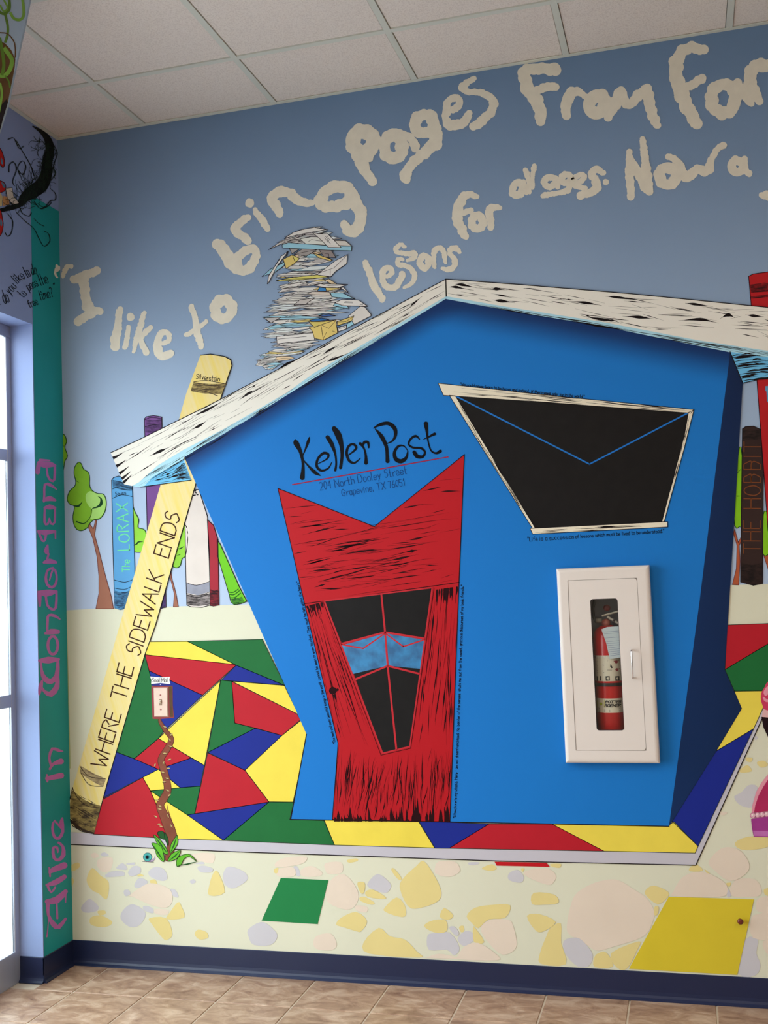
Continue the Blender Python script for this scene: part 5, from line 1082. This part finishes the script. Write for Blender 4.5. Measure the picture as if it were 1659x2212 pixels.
# ------------------------------------------------------------------ left wall painting
def WY(y, z, lay): return Vector((LAY*lay, y, z))
tcol = mural('painted_column', 'teal painted column strip with magenta lettering between window and corner', 'mural', (110, 2060), None, WL)
P = Paint(1.5, WY); P.poly([(JY+0.004, BH-0.003), (-0.0005, BH-0.003), (-0.0005, 3.27), (JY+0.004, 3.27)], paint((36, 150, 152), 0.5, 0.05, 5)); P.build('column_field', tcol)
mg = paint((186, 108, 180), 0.5, 0.08, 12)
UN = [('U1', [[(15, 150, 12), (60, 162, 16), (110, 160, 14), (145, 168, 8)], [(25, 125, 10), (100, 128, 6)], [(75, 175, 6), (85, 250, 8), (112, 288, 9), (138, 280, 9), (142, 180, 9)], [(15, 150, 12), (5, 222, 12)]]),
      ('U1', [[(55, 455, 8), (58, 400, 8), (62, 320, 9), (110, 325, 11), (155, 358, 4)], [(55, 445, 10), (100, 430, 14), (145, 445, 8)]]), ('U1', [[(60, 505, 8), (100, 498, 14), (145, 505, 8)], [(62, 505, 7), (60, 620, 9), (84, 636, 8), (98, 590, 6)], [(98, 590, 6), (112, 632, 8), (140, 620, 8), (142, 505, 8)]]),
      ('U1', [[(8, 692, 9), (60, 702, 15), (145, 692, 8)], [(145, 692, 7), (147, 750, 5)], [(12, 695, 9), (42, 768, 8), (64, 760, 8), (72, 710, 8)]]), ('U1', [[(55, 940, 9), (100, 930, 14), (152, 940, 9)], [(78, 925, 8), (92, 872, 7)], [(85, 802, 6), (74, 850, 14), (90, 872, 7)]]),
      ('U1', [[(128, 985, 9), (86, 1000, 8), (70, 1060, 9), (82, 1118, 10), (120, 1138, 10), (150, 1108, 9), (155, 1040, 8), (130, 985, 8), (100, 1080, 5)]]), ('U1', [[(10, 1175, 9), (60, 1185, 18), (110, 1180, 16), (155, 1172, 9)], [(20, 1190, 12), (22, 1285, 9)], [(70, 1210, 8), (82, 1280, 9), (115, 1312, 9), (150, 1300, 10), (155, 1178, 8)]]),
      ('U1', [[(65, 1505, 8), (110, 1492, 15), (165, 1492, 12)], [(82, 1485, 8), (84, 1400, 9), (92, 1362, 10), (140, 1365, 11), (182, 1392, 5)]]), ('U1', [ell(126, 1600, 40, 72, 10, 0, 10)+[(166, 1600, 10)]]), ('U1', [[(18, 1722, 10), (90, 1718, 18), (172, 1712, 10)], [(28, 1715, 8), (36, 1800, 10), (60, 1865, 14), (112, 1888, 14), (158, 1840, 13), (166, 1725, 10)], [(18, 1990, 8), (28, 1930, 12), (40, 1885, 8)], [(30, 1925, 9), (60, 1968, 10), (110, 1990, 16), (158, 1930, 14), (166, 1850, 9)]]),
      ('U2', [[(118, 515, 10), (150, 468, 12), (220, 445, 18)], [(128, 480, 10), (112, 410, 10), (140, 330, 13), (200, 345, 12), (238, 352, 4)]]), ('U2', [[(95, 602, 14), (150, 590, 15), (222, 575, 18)], [(90, 568, 7), (95, 630, 8)]]),
      ('U2', [[(232, 968, 9), (212, 1010, 8), (222, 1060, 7), (160, 990, 10), (142, 1060, 11), (158, 1135, 12), (200, 1150, 13), (236, 1090, 13), (232, 975, 9)]]), ('U2', [[(198, 1192, 10), (236, 1225, 12), (242, 1300, 14), (200, 1350, 13), (156, 1330, 13), (148, 1240, 12), (185, 1238, 11), (190, 1280, 6)]]), ('U2', [[(118, 1462, 13), (150, 1440, 16), (250, 1400, 20)], [(112, 1420, 7), (120, 1500, 8)]]),
      ('U2', [[(88, 1580, 10), (170, 1556, 17), (252, 1505, 14)], [(100, 1595, 10), (130, 1648, 9), (166, 1602, 8)]]), ('U2', [[(92, 1732, 14), (180, 1718, 22), (262, 1640, 14)], [(262, 1640, 8), (262, 1740, 5)], [(100, 1735, 14), (102, 1850, 11), (150, 1940, 16), (200, 1965, 14), (262, 1890, 11)], [(180, 1735, 7), (186, 1885, 9)], [(90, 2055, 5), (105, 1900, 4), (92, 1760, 7)]])]
for k, sts in UN:
    P = Paint(2.2, WL)
    for s in sts: P.brush([(x, y, r*(1.5 if r > 3.2 else 1.1)) for x, y, r in fr(k, s)], mg, None, 2)
    P.build('letter', tcol)
ht = mural('painted_lettering', 'small dark handwritten question on the pale blue wall above the window', 'lettering', (60, 672), None, WL)
V_ = lambda *p: fr('V', p); hw = paint((26, 34, 48), 0.55, 0, 14, 0.06, 0, 0)
for s, a, b_, h, sl in (('t', (-35, 1170), (15, 1150), 260, 0), ('do', (118, 1130), (248, 1085), 340, 0), ('you', (270, 900), (432, 715), 250, 0), ('like', (445, 620), (652, 470), 260, -.1), ('to', (700, 460), (790, 425), 290, -.1), ('do', (825, 395), (950, 365), 270, 0), ('to', (600, 980), (692, 895), 240, -.1), ('pass', (745, 800), (985, 670), 240, 0), ('the', (1045, 670), (1245, 600), 290, 0), ('free', (770, 1245), (980, 1150), 210, 0), ('time?', (1045, 1050), (1370, 955), 260, 0)):
    P = Paint(3.2, WL); A, B = V_(a, b_); text(P, s, A, B, h/11.85, 1.4, hw, None, 0.2, 3, sl); P.build('word', ht)
P = Paint(3.2, WL); P.disc(*V_((1378, 630))[0], 2, hw); P.disc(*V_((1385, 612))[0], 1.5, hw); P.build('quotation_mark', ht)
qm = mural('painted_quotation_mark', 'single cream cloud quotation mark on the teal strip by the corner', 'lettering', (124, 600), None, WL)
P = Paint(3.0, WL); P.cloud(fr('D', [(505, 98, 12), (520, 125, 22), (505, 140, 16)]), cl, RND); P.cloud(fr('D', [(495, 150, 10), (498, 180, 10), (512, 205, 8)]), cl, RND); P.build('mark', qm)
vn = mural('painted_branch', 'dark twisted painted branch with curling twigs in the upper corner', 'mural', (60, 455), None, WL)
V2 = lambda *p: fr('V2', p); dkb = paint((22, 24, 22), 0.55, 0.3, 30); dkg = paint((30, 48, 34), 0.55, 0.2, 30)
P = Paint(3.4, WL); P.brush(V2((262, 1005, 5), (330, 1050, 16), (380, 1110, 28), (398, 1190, 36), (378, 1290, 40), (368, 1390, 46), (330, 1475, 54), (255, 1530, 52), (200, 1570, 40), (150, 1630, 24), (70, 1660, 18), (-20, 1680, 14)), dkb, None, 5); P.build('branch', vn)
rv = random.Random(5)
twigs = [V2((130, 1120), (170, 1190), (200, 1240), (245, 1320), (270, 1400)), V2((60, 1110), (110, 1100), (150, 1180), (190, 1160)), V2((70, 1370), (75, 1310), (110, 1290), (130, 1350), (100, 1440), (115, 1480)), V2((160, 1400), (140, 1330), (180, 1280), (205, 1330), (180, 1390), (150, 1360)), V2((130, 1690), (200, 1760), (270, 1820), (310, 1900), (350, 1960), (395, 1920), (385, 1860), (350, 1840)),
         V2((60, 1700), (100, 1760), (90, 1850), (60, 1880), (40, 1850)), V2((300, 1620), (350, 1650), (400, 1600), (440, 1590), (440, 1540), (400, 1500)), V2((270, 1600), (320, 1660), (380, 1640), (410, 1610)), V2((430, 1160), (455, 1220), (430, 1300), (410, 1380)), V2((400, 1440), (440, 1380), (420, 1330)), V2((270, 1740), (310, 1780), (350, 1800)), V2((250, 1690), (230, 1720), (180, 1700), (160, 1660))]
P = Paint(3.6, WL)
for q in twigs: P.stroke(q, 1.3, dkb, None, 6); P.stroke([(x+1.2, y+0.9) for x, y in q], 0.8, dkg, 3.72, 6)
for k in range(70):
    x, y = rv.choice([(385, 1150), (380, 1220), (375, 1300), (360, 1380), (330, 1450), (270, 1510), (210, 1550)]); x += rv.uniform(-30, 22); y += rv.uniform(-30, 30); P.stroke(V2((x, y), (x+rv.uniform(-14, 14), y+rv.uniform(20, 40)), (x+rv.uniform(-22, 10), y+rv.uniform(45, 70))), rv.uniform(0.5, 1.3), rv.choice([dkg, paint((44, 58, 46), 0.55, 0, 14, 0.06, 0, 0)]), 3.9+k*0.01, 4)
for k in range(170):
    t = rv.random(); bx_, by_ = rv.choice([(385, 1150), (385, 1250), (370, 1350), (330, 1440), (250, 1500), (190, 1560), (120, 1630), (340, 1080)]); bx_ += rv.uniform(-32, 32); by_ += rv.uniform(-32, 32)
    q = [(bx_, by_)]; an = rv.uniform(0, 6.28)
    for s in range(5): an += rv.uniform(-0.8, 0.8); q.append((q[-1][0]+math.cos(an)*rv.uniform(15, 32), q[-1][1]+math.sin(an)*rv.uniform(15, 34)))
    q = [p for p in q if p[0] < 455 and p[1] > 1010+max(0, (330-p[0]))*0]
    if len(q) > 2 and all(p[1] > 870+p[0]*0.63+8 for p in q): P.stroke(V2(*q), rv.uniform(0.5, 1.1), rv.choice([dkb, dkg]), 3.5+k*0.01, 4)
P.build('twigs', vn, None, 'stuff')
rd = mural('painted_red_shape', 'red spotted painted shapes with a white card at the left edge', 'mural', (6, 505), None, WL)
rr_ = paint((186, 34, 30), 0.5, 0.05, 20); sp_ = paint((80, 130, 158), 0.5, 0.05, 20)
for q, sp in ((V2((-60, 1120), (0, 1180), (25, 1230), (38, 1300), (25, 1335), (0, 1312), (-60, 1280)), V2((8, 1255), (22, 1280), (24, 1310), (10, 1300))), (V2((-60, 1430), (0, 1438), (38, 1460), (46, 1500), (20, 1530), (-60, 1530)), V2((10, 1450), (35, 1465), (42, 1495), (25, 1490))), (V2((-60, 1650), (0, 1665), (20, 1740), (26, 1800), (5, 1875), (-60, 1890)), V2((4, 1740), (18, 1770), (14, 1800), (2, 1790)))):
    P = Paint(4.0, WL); P.poly(q, rr_, None, 3); P.stroke(q, 1.3, bkl, 4.2, 3, False, True); P.poly(sp, sp_, 4.15, 3); P.build('red_shape', rd)
P = Paint(4.0, WL); P.poly(V2((-60, 1520), (0, 1530), (22, 1570), (14, 1640), (-60, 1660)), paint((206, 184, 130), 0.5, 0.1, 30)); P.poly(V2((28, 1560), (70, 1570), (75, 1630), (20, 1640)), paint((190, 138, 88), 0.5, 0.2, 30), 4.05); P.build('tan_shape', rd)
P = Paint(4.4, WL); P.poly(V2((45, 1500), (98, 1495), (108, 1560), (152, 1618), (105, 1630), (60, 1580)), paint((206, 196, 182), 0.5, 0.03, 20)); P.stroke(V2((45, 1500), (98, 1495), (108, 1560), (152, 1618), (105, 1630), (60, 1580), (45, 1500)), 0.9, bkl, 4.45); P.build('white_card', rd)

# ---- cutout board hanging from the ceiling near the camera
YB_ = -1.2
def WH(u, v, lay): return hit(u, v, 1, YB_-LAY*lay)
cb = thing('hanging_cutout', 'painted cutout board of brown trunk and green vines hanging in the upper left corner', 'board', WH(0, 290, 0))
edge = [(76, -70), (64, 0), (52, 60), (37, 127), (32, 152), (17.6, 222), (5.4, 260), (-4, 290), (-60, 300), (-140, 240), (-150, -70)]
def board(pts, y0, y1, mat, name, parent):
    f = [hit(u, v, 1, y0) for u, v in pts]; zt = HC-0.0005; f = [Vector((p.x, y0, min(p.z, zt))) for p in f]; n = len(f)
    vs = f+[Vector((p.x, y1, p.z)) for p in f]; fs = [tuple(range(n)), tuple(range(2*n-1, n-1, -1))]+[(i, n+i, n+(i+1) % n, (i+1) % n) for i in range(n)]
    return link_mesh(name, vs, fs, [mat], None, parent)
board(edge, YB_, YB_+0.008, paint((150, 166, 182), 0.6, 0.04, 6), 'board', cb)
P = Paint(1, WH); P.poly(V2((-200, 300), (0, 328), (40, 345), (90, 400), (122, 470), (117, 540), (62, 820), (20, 960), (0, 1040), (-30, 1060), (-200, 1080)), paint((92, 66, 40), 0.6, 0.25, 12)); P.poly(V2((-200, 800), (0, 850), (50, 790), (62, 815), (20, 960), (0, 1040), (-200, 1060)), paint((30, 22, 24), 0.6, 0.2, 12), 1.2); P.build('trunk', cb)
gv, gv2 = paint((112, 150, 60), 0.5, 0.15, 20), paint((86, 116, 42), 0.5, 0.15, 20)
for i, (q, w, m) in enumerate(((V2((80, 100), (110, 145), (155, 158), (185, 130), (188, 70), (180, 0), (170, -60)), 6, gv), (V2((40, 110), (60, 200), (60, 270), (40, 340)), 5.5, gv2), (V2((-10, 90), (30, 110), (70, 80), (75, 20), (60, -50)), 6, gv2), (V2((0, 40), (30, 90), (60, 60), (30, 0)), 4, gv), (V2((-10, 260), (60, 270), (110, 330), (122, 400), (120, 460)), 2.6, paint((92, 66, 40), 0.6, 0.25, 12)),
        (V2((-10, 600), (40, 600), (80, 550), (95, 480), (60, 420), (30, 380)), 9, gv), (V2((-5, 300), (20, 420), (30, 520), (15, 600)), 7, gv2), (V2((40, 600), (70, 650), (80, 700)), 3.5, gv2), (V2((0, 660), (15, 740), (5, 820), (-10, 900)), 5, gv))):
    P = Paint(1.6+i*0.2, WH); P.stroke(q, w, m, None, 6); P.build('vine', cb)

# ------------------------------------------------------------------ light switch
sw = thing('light_switch', 'cream toggle light switch plate inside the painted mailbox frame', 'switch', WB(350, 1547))
A, B = WB(332.8, 1485), WB(365.5, 1548); cream_pl = paint((224, 194, 178), 0.4, 0.05, 60, 0.5)
px0, px1, pz1, pz0 = A.x, B.x, A.z, B.z
bm = bmesh.new(); y0 = -0.0045
fr_o = [(px0, pz0), (px1, pz0), (px1, pz1), (px0, pz1)]; q1_ = [bm.verts.new((x, y0, z)) for x, z in fr_o]; i_ = 0.004
q2_ = [bm.verts.new((x+(i_ if x == px0 else -i_), y0-0.005, z+(i_ if z == pz0 else -i_))) for x, z in fr_o]
bm.faces.new(q2_); bm.faces.new(q1_)
for k in range(4): bm.faces.new((q1_[k], q1_[(k+1) % 4], q2_[(k+1) % 4], q2_[k]))
bm_obj('plate', bm, cream_pl, sw)
mx_, mz_ = (px0+px1)/2, (pz0+pz1)/2
box('toggle_slot', mx_-0.006, mx_+0.006, -0.0102, -0.0092, mz_-0.013, mz_+0.013, plain('switch_slot', (150, 120, 96), 0.5), sw)
bm = bmesh.new(); box_bm(bm, mx_-0.0042, mx_+0.0042, -0.021, -0.0095, mz_-0.002, mz_+0.008); tg = bm_obj('toggle', bm, plain('switch_toggle', (232, 222, 204), 0.35), sw, False, 0.0015, 2); tg.rotation_euler = (0.45, 0, 0)
for dz in (0.030, -0.030):
    bm = bmesh.new(); bmesh.ops.create_cone(bm, cap_ends=True, segments=14, radius1=0.0036, radius2=0.003, depth=0.0016, matrix=Matrix.Translation((mx_, -0.0103, mz_+dz)) @ Matrix.Rotation(math.pi/2, 4, 'X')); bm_obj('screw', bm, plain('screw_paint', (148, 74, 66), 0.4, 0.2), sw)

# ------------------------------------------------------------------ fire extinguisher cabinet
ca = thing('extinguisher_cabinet', 'white metal fire extinguisher cabinet with a narrow glass window on the blue house', 'cabinet', (2.30, 0, 0.868))
white = plain('cabinet_white_enamel', (229, 220, 214), 0.35, 0, 0.5)
YF0 = -0.05
def rrect(x0, x1, z0, z1, r, n=5, corners=(1, 1, 1, 1)):
    pts = []
    for (cx_, cz_, a0, on) in ((x1, z1, 0, corners[0]), (x0, z1, 90, corners[1]), (x0, z0, 180, corners[2]), (x1, z0, 270, corners[3])):
        rr = r if on else 0.0006; ox = cx_+(-rr if cx_ == x1 else rr); oz = cz_+(-rr if cz_ == z1 else rr)
        for k in range(n+1):
            a = math.radians(a0+90*k/n); pts.append((ox+rr*math.cos(a), oz+rr*math.sin(a)))
    return pts
def plate(name, outer, holes, y0, y1, mat, parent):
    loops = [outer]+list(holes); tr = tessellate_polygon([[Vector((x, z, 0)) for x, z in lp] for lp in loops]); flat = [p for lp in loops for p in lp]; n = len(flat)
    vs = [(x, y0, z) for x, z in flat]+[(x, y1, z) for x, z in flat]; fs = [tuple(t) for t in tr]+[tuple(n+i for i in reversed(t)) for t in tr]; b0 = 0
    for lp in loops:
        m = len(lp)
        for i in range(m): fs.append((b0+i, b0+(i+1) % m, n+b0+(i+1) % m, n+b0+i))
        b0 += m
    return link_mesh(name, vs, fs, [mat], None, parent)
def rect_from(tl, tr_, br, bl, y):
    q = [hit(u, v, 1, y) for u, v in (tl, tr_, br, bl)]; return (q[0].x+q[3].x)/2, (q[1].x+q[2].x)/2, (q[2].z+q[3].z)/2, (q[0].z+q[1].z)/2
cx0, cx1, cz0, cz1 = rect_from((1203, 1230), (1404, 1219), (1424, 1648), (1221, 1649), YF0+0.01)
dx0, dx1, dz0, dz1 = rect_from((1228, 1254.7), (1377, 1248.7), (1394, 1620), (1244, 1621.5), YF0)
wx0, wx1, wz0, wz1 = rect_from((1276, 1294), (1335.7, 1292.5), (1347, 1578), (1287.5, 1578), YF0)
# rolled trim frame swept around the rectangle
prof = [(0.0, -0.0042), (0.0, YF0+0.013), (0.0006, YF0+0.0095), (0.003, YF0+0.005), (0.007, YF0+0.002), (0.012, YF0+0.0005), (0.016, YF0)]
innerg = 0.0012
vs = []; fs = []
for ins, y in prof:
    for x, z in ((cx0+ins, cz0+ins), (cx1-ins, cz0+ins), (cx1-ins, cz1-ins), (cx0+ins, cz1-ins)): vs.append((x, y, z))
for y in (YF0, YF0+0.006):
    for x, z in ((dx0-innerg, dz0-innerg), (dx1+innerg, dz0-innerg), (dx1+innerg, dz1+innerg), (dx0-innerg, dz1+innerg)): vs.append((x, y, z))
for j in range(len(prof)+1):
    for k in range(4): fs.append((4*j+k, 4*j+(k+1) % 4, 4*j+4+(k+1) % 4, 4*j+4+k))
link_mesh('trim_frame', vs, fs, [white], None, ca)
plate('door', rrect(dx0, dx1, dz0, dz1, 0.012, 5, (1, 0, 0, 1)), [rrect(wx0, wx1, wz0, wz1, 0.010)[::-1]], YF0+0.0002, YF0+0.003, white, ca)
dob = [o for o in ca.children if o.name.startswith('door')][0]
plate('window_gasket', rrect(wx0-0.0012, wx1+0.0012, wz0-0.0012, wz1+0.0012, 0.011), [rrect(wx0+0.0015, wx1-0.0015, wz0+0.0015, wz1-0.0015, 0.009)[::-1]], YF0+0.0032, YF0+0.008, plain('dark_gasket', (46, 30, 40), 0.5), ca)
g_o = plate('glass_pane', rrect(wx0-0.001, wx1+0.001, wz0-0.001, wz1+0.001, 0.01), [], YF0+0.0085, YF0+0.0105, glass_mat((0.97, 0.98, 0.975), 'cabinet_glass', 0.05), ca)
plate('reveal_gap', rrect(dx0-0.004, dx1+0.004, dz0-0.004, dz1+0.004, 0.01), [rrect(dx0+0.006, dx1-0.006, dz0+0.006, dz1-0.006, 0.01)[::-1]], YF0+0.0065, YF0+0.0075, plain('pale_gap', (190, 180, 174), 0.7), ca)
box('hinge_line', dx0-0.0022, dx0-0.0002, YF0-0.0006, YF0+0.004, dz0-0.001, dz1+0.001, plain('steel_hinge', (176, 170, 168), 0.35, 0.8), ca)
hA, hB = hit(1363.8, 1405, 1, YF0-0.025), hit(1367, 1465.5, 1, YF0-0.025); hx = (hA.x+hB.x)/2
bm = bmesh.new(); tube_bm(bm, [(hx, YF0, hA.z), (hx, YF0-0.02, hA.z), (hx, YF0-0.0245, hA.z-0.002), (hx, YF0-0.026, hA.z-0.006), (hx, YF0-0.026, hB.z+0.006), (hx, YF0-0.0245, hB.z+0.002), (hx, YF0-0.02, hB.z), (hx, YF0, hB.z)], 0.0032, 12)
prop(bm_obj('pull_handle', bm, plain('chrome', (220, 218, 220), 0.12, 1.0), ca, True), 'chrome wire pull handle')
tubm = plain('tub_grey', (186, 188, 196), 0.45)
bm = bmesh.new()
v8 = {}
for a, x in enumerate((HX0+0.001, HX1-0.001)):
    for b_, y in enumerate((-0.040, 0.124)):
        for c, z in enumerate((HZ0+0.001, HZ1-0.001)): v8[a, b_, c] = bm.verts.new((x, y, z))
for q in (((0, 0, 0), (0, 1, 0), (0, 1, 1), (0, 0, 1)), ((1, 0, 0), (1, 0, 1), (1, 1, 1), (1, 1, 0)), ((0, 0, 0), (1, 0, 0), (1, 1, 0), (0, 1, 0)), ((0, 0, 1), (0, 1, 1), (1, 1, 1), (1, 0, 1)), ((0, 1, 0), (1, 1, 0), (1, 1, 1), (0, 1, 1))): bm.faces.new([v8[k] for k in q])
bm_obj('inner_tub', bm, tubm, ca)
# the extinguisher inside
N_ = lambda *p: fr('N', p)
CYR, CYY = 0.056, 0.030
lx = hit(*N_((512, 1100))[0], 1, CYY).x; CXX = lx+CYR
def zz(v, u=640, y=CYY-CYR): return hit(*N_((u, v))[0], 1, y).z
exg = thing('fire_extinguisher', 'red fire extinguisher with white labels and a paper tag inside the glass cabinet', 'extinguisher', (CXX, CYY, HZ0+0.002))
redp = plain('extinguisher_red', (196, 26, 30), 0.25, 0, 0.5); zs = zz(800)
bm = bmesh.new(); lathe_bm(bm, CXX, CYY, [(CYR-0.006, HZ0+0.003), (CYR, HZ0+0.009), (CYR, zs-0.02), (CYR-0.004, zs+0.0), (CYR-0.014, zs+0.014), (CYR-0.03, zs+0.024), (0.016, zs+0.028), (0.014, zs+0.032)]); bm_obj('tank', bm, redp, exg, True)
def WC(u, v, lay):
    D = ray(u, v); ox, oy = CAM.x-CXX, CAM.y-CYY; R = CYR+LAY*lay; a = D.x**2+D.y**2; b_ = 2*(ox*D.x+oy*D.y); c = ox*ox+oy*oy-R*R; dd = b_*b_-4*a*c
    t = (-b_-math.sqrt(max(dd, 0)))/(2*a); return CAM+D*t
def shell(name, z0, z1, mat, r=0.0005, a0=-170, a1=-10):
    vs = []; fs = []; n = 28
    for i in range(n+1):
        a = math.radians(a0+(a1-a0)*i/n)
        for z in (z0, z1): vs.append((CXX+(CYR+r)*math.cos(a), CYY+(CYR+r)*math.sin(a), z))
    for i in range(n): fs.append((2*i, 2*i+2, 2*i+3, 2*i+1))
    return link_mesh(name, vs, fs, [mat], None, exg, True)
lbl = plain('label_white', (222, 212, 190), 0.5); blk = plain('label_black', (24, 24, 26), 0.5)
L1 = shell('instruction_label', zz(1272), zz(1020), lbl)
P = Paint(2, WC); P.poly(N_((520, 1022), (660, 1022), (772, 1018), (772, 1045), (522, 1048)), blk); text(P, 'INSTRUC', N_((532, 1044))[0], N_((656, 1042))[0], 4.4, 1.0, plain('label_text_white', (230, 226, 215), 0.5), 3, 0, 1, 0, 1.2)
for y, x0, x1 in ((1073, 540, 645), (1106, 530, 600), (1118, 545, 605), (1168, 540, 600), (1184, 545, 608), (1162, 640, 685), (1200, 520, 770)): P.stroke([N_((x, y+RND.uniform(-1, 1)))[0] for x in (x0, x1)], 0.7, blk)
for x in (557, 643, 738):
    P.poly(N_((x-20, 1222), (x+20, 1220), (x+22, 1266), (x-18, 1268)), blk); P.disc(*N_((x, 1244))[0], 2.3, lbl, 3); P.stroke(N_((x+8, 1228), (x+8, 1262)), 0.8, lbl, 3)
P.poly(N_((672, 1100), (694, 1140), (680, 1145), (668, 1128)), blk); rs = plain('label_red', (150, 50, 60), 0.5); P.disc(*N_((735, 1158))[0], 3.2, rs); P.disc(*N_((728, 1082))[0], 3.4, rs); P.stroke(N_((715, 1155), (760, 1150)), 1.4, rs); P.stroke(N_((705, 1075), (750, 1070)), 1.4, rs)
o = P.build('label_print', None); o.parent = L1; o.location = Vector(o.location)-wpos(L1)
shell('bracket_strap', zz(1322), zz(1290), plain('strap_black', (26, 24, 24), 0.4), 0.002, -175, -5)
L2 = shell('maker_label', zz(1580), zz(1440), lbl)
P = Paint(2, WC); P.poly(N_((540, 1455), (612, 1455), (612, 1525), (545, 1525)), plain('label_yellow', (206, 200, 50), 0.5)); P.disc(*N_((578, 1492))[0], 3.4, plain('label_lime', (176, 190, 60), 0.5), 3)
text(P, 'POTTER', N_((622, 1485))[0], N_((774, 1483))[0], 5.0, 1.5, blk, 3, 0, 1, 0.25, 1.2); text(P, 'ROEMER', N_((616, 1521))[0], N_((768, 1519))[0], 5.6, 1.5, blk, 3, 0, 1, 0.25, 1.2)
for y, x0, x1 in ((1530, 555, 765), (1534, 560, 760), (1552, 560, 620), (1553, 660, 765), (1566, 560, 620), (1568, 660, 765)): P.stroke(N_((x0, y), (x1, y)), 0.7, blk, 3)
o = P.build('label_print', None); o.parent = L2; o.location = Vector(o.location)-wpos(L2)
# valve, levers, gauge, hose, tag
ygr = CYY-0.01
def pp(u, v, y): return hit(*N_((u, v))[0], 1, y)
steel = plain('valve_steel', (196, 190, 176), 0.35, 0.5); brass = plain('valve_head', (176, 96, 84), 0.35, 0.1)
c = pp(628, 705, ygr)
bm = bmesh.new(); bmesh.ops.create_uvsphere(bm, u_segments=20, v_segments=12, radius=0.017, matrix=Matrix.Translation(c)); tube_bm(bm, [(CXX, CYY, zs+0.026), (c.x, ygr, c.z-0.01)], [0.014, 0.012], 16); bm_obj('valve', bm, brass, exg, True)
def lever(name, a, b_, w, th, mat):
    d = (b_-a); L0 = d.length; bm = bmesh.new(); box_bm(bm, 0, L0, -w/2, w/2, -th/2, th/2); o = bm_obj(name, bm, mat, None, False, 0.002, 2); ang = math.atan2(d.z, d.x)
    o.rotation_euler = (0, -ang, 0); o.parent = exg; o.location = (a+b_)/2-wpos(exg); return o
lever('upper_lever', pp(585, 635, ygr), pp(800, 575, ygr), 0.02, 0.007, steel); lever('carry_handle', pp(640, 640, ygr), pp(800, 735, ygr), 0.02, 0.009, steel)
bm = bmesh.new(); cc = pp(636, 555, ygr); bmesh.ops.create_uvsphere(bm, u_segments=18, v_segments=10, radius=0.014, matrix=Matrix.Translation(cc) @ Matrix.Diagonal((1, 0.8, 0.9, 1))); bm_obj('pressure_cap', bm, plain('dark_red', (120, 40, 40), 0.4), exg, True)
bm = bmesh.new(); a = pp(585, 680, ygr); b_ = pp(530, 678, ygr); tube_bm(bm, [a, b_], 0.010, 14); bm_obj('gauge', bm, plain('gauge_grey', (140, 136, 124), 0.4, 0.3), exg, True)
bm = bmesh.new(); bmesh.ops.create_cone(bm, cap_ends=True, segments=12, radius1=0.0045, radius2=0.0045, depth=0.024, matrix=Matrix.Translation(pp(708, 678, ygr)) @ Matrix.Rotation(math.pi/2, 4, 'X')); bm_obj('lever_pin', bm, plain('pin_dark', (50, 26, 40), 0.4), exg, True)
bm = bmesh.new(); tube_bm(bm, [pp(530, 690, 0.02), pp(505, 640, 0.04), pp(500, 560, 0.05), pp(515, 480, 0.05), pp(545, 440, 0.05)], 0.006, 10); bm_obj('hose', bm, plain('hose_black', (34, 30, 30), 0.5), exg, True)
ytag = CYY-CYR-0.004
tg_ = [pp(582, 765, ytag), pp(640, 742, ytag), pp(755, 735, ytag), pp(790, 760, ytag), pp(800, 1030, ytag), pp(772, 1040, ytag), pp(665, 1056, ytag), pp(630, 900, ytag)]
n = len(tg_); vs = [tuple(p) for p in tg_]+[(p.x, p.y+0.0006, p.z) for p in tg_]
tagp = thing('paper_tag', 'white paper inspection tag hanging from the neck of the red extinguisher', 'tag', tg_[0])
link_mesh('tag_card', vs, [tuple(range(n)), tuple(range(2*n-1, n-1, -1))]+[(i, n+i, n+(i+1) % n, (i+1) % n) for i in range(n)], [plain('tag_paper', (196, 206, 210), 0.6)], None, tagp)
P = Paint(1, lambda u, v, lay: hit(u, v, 1, ytag-0.0004)); tk = plain('tag_ink', (100, 110, 150), 0.6)
for y in (790, 808, 850, 885, 905, 925, 945, 965, 985, 1005, 1022): P.stroke(N_((600+(y-770)*0.28, y), (760, y-10)), 0.6, tk)
P.build('tag_print', tagp)
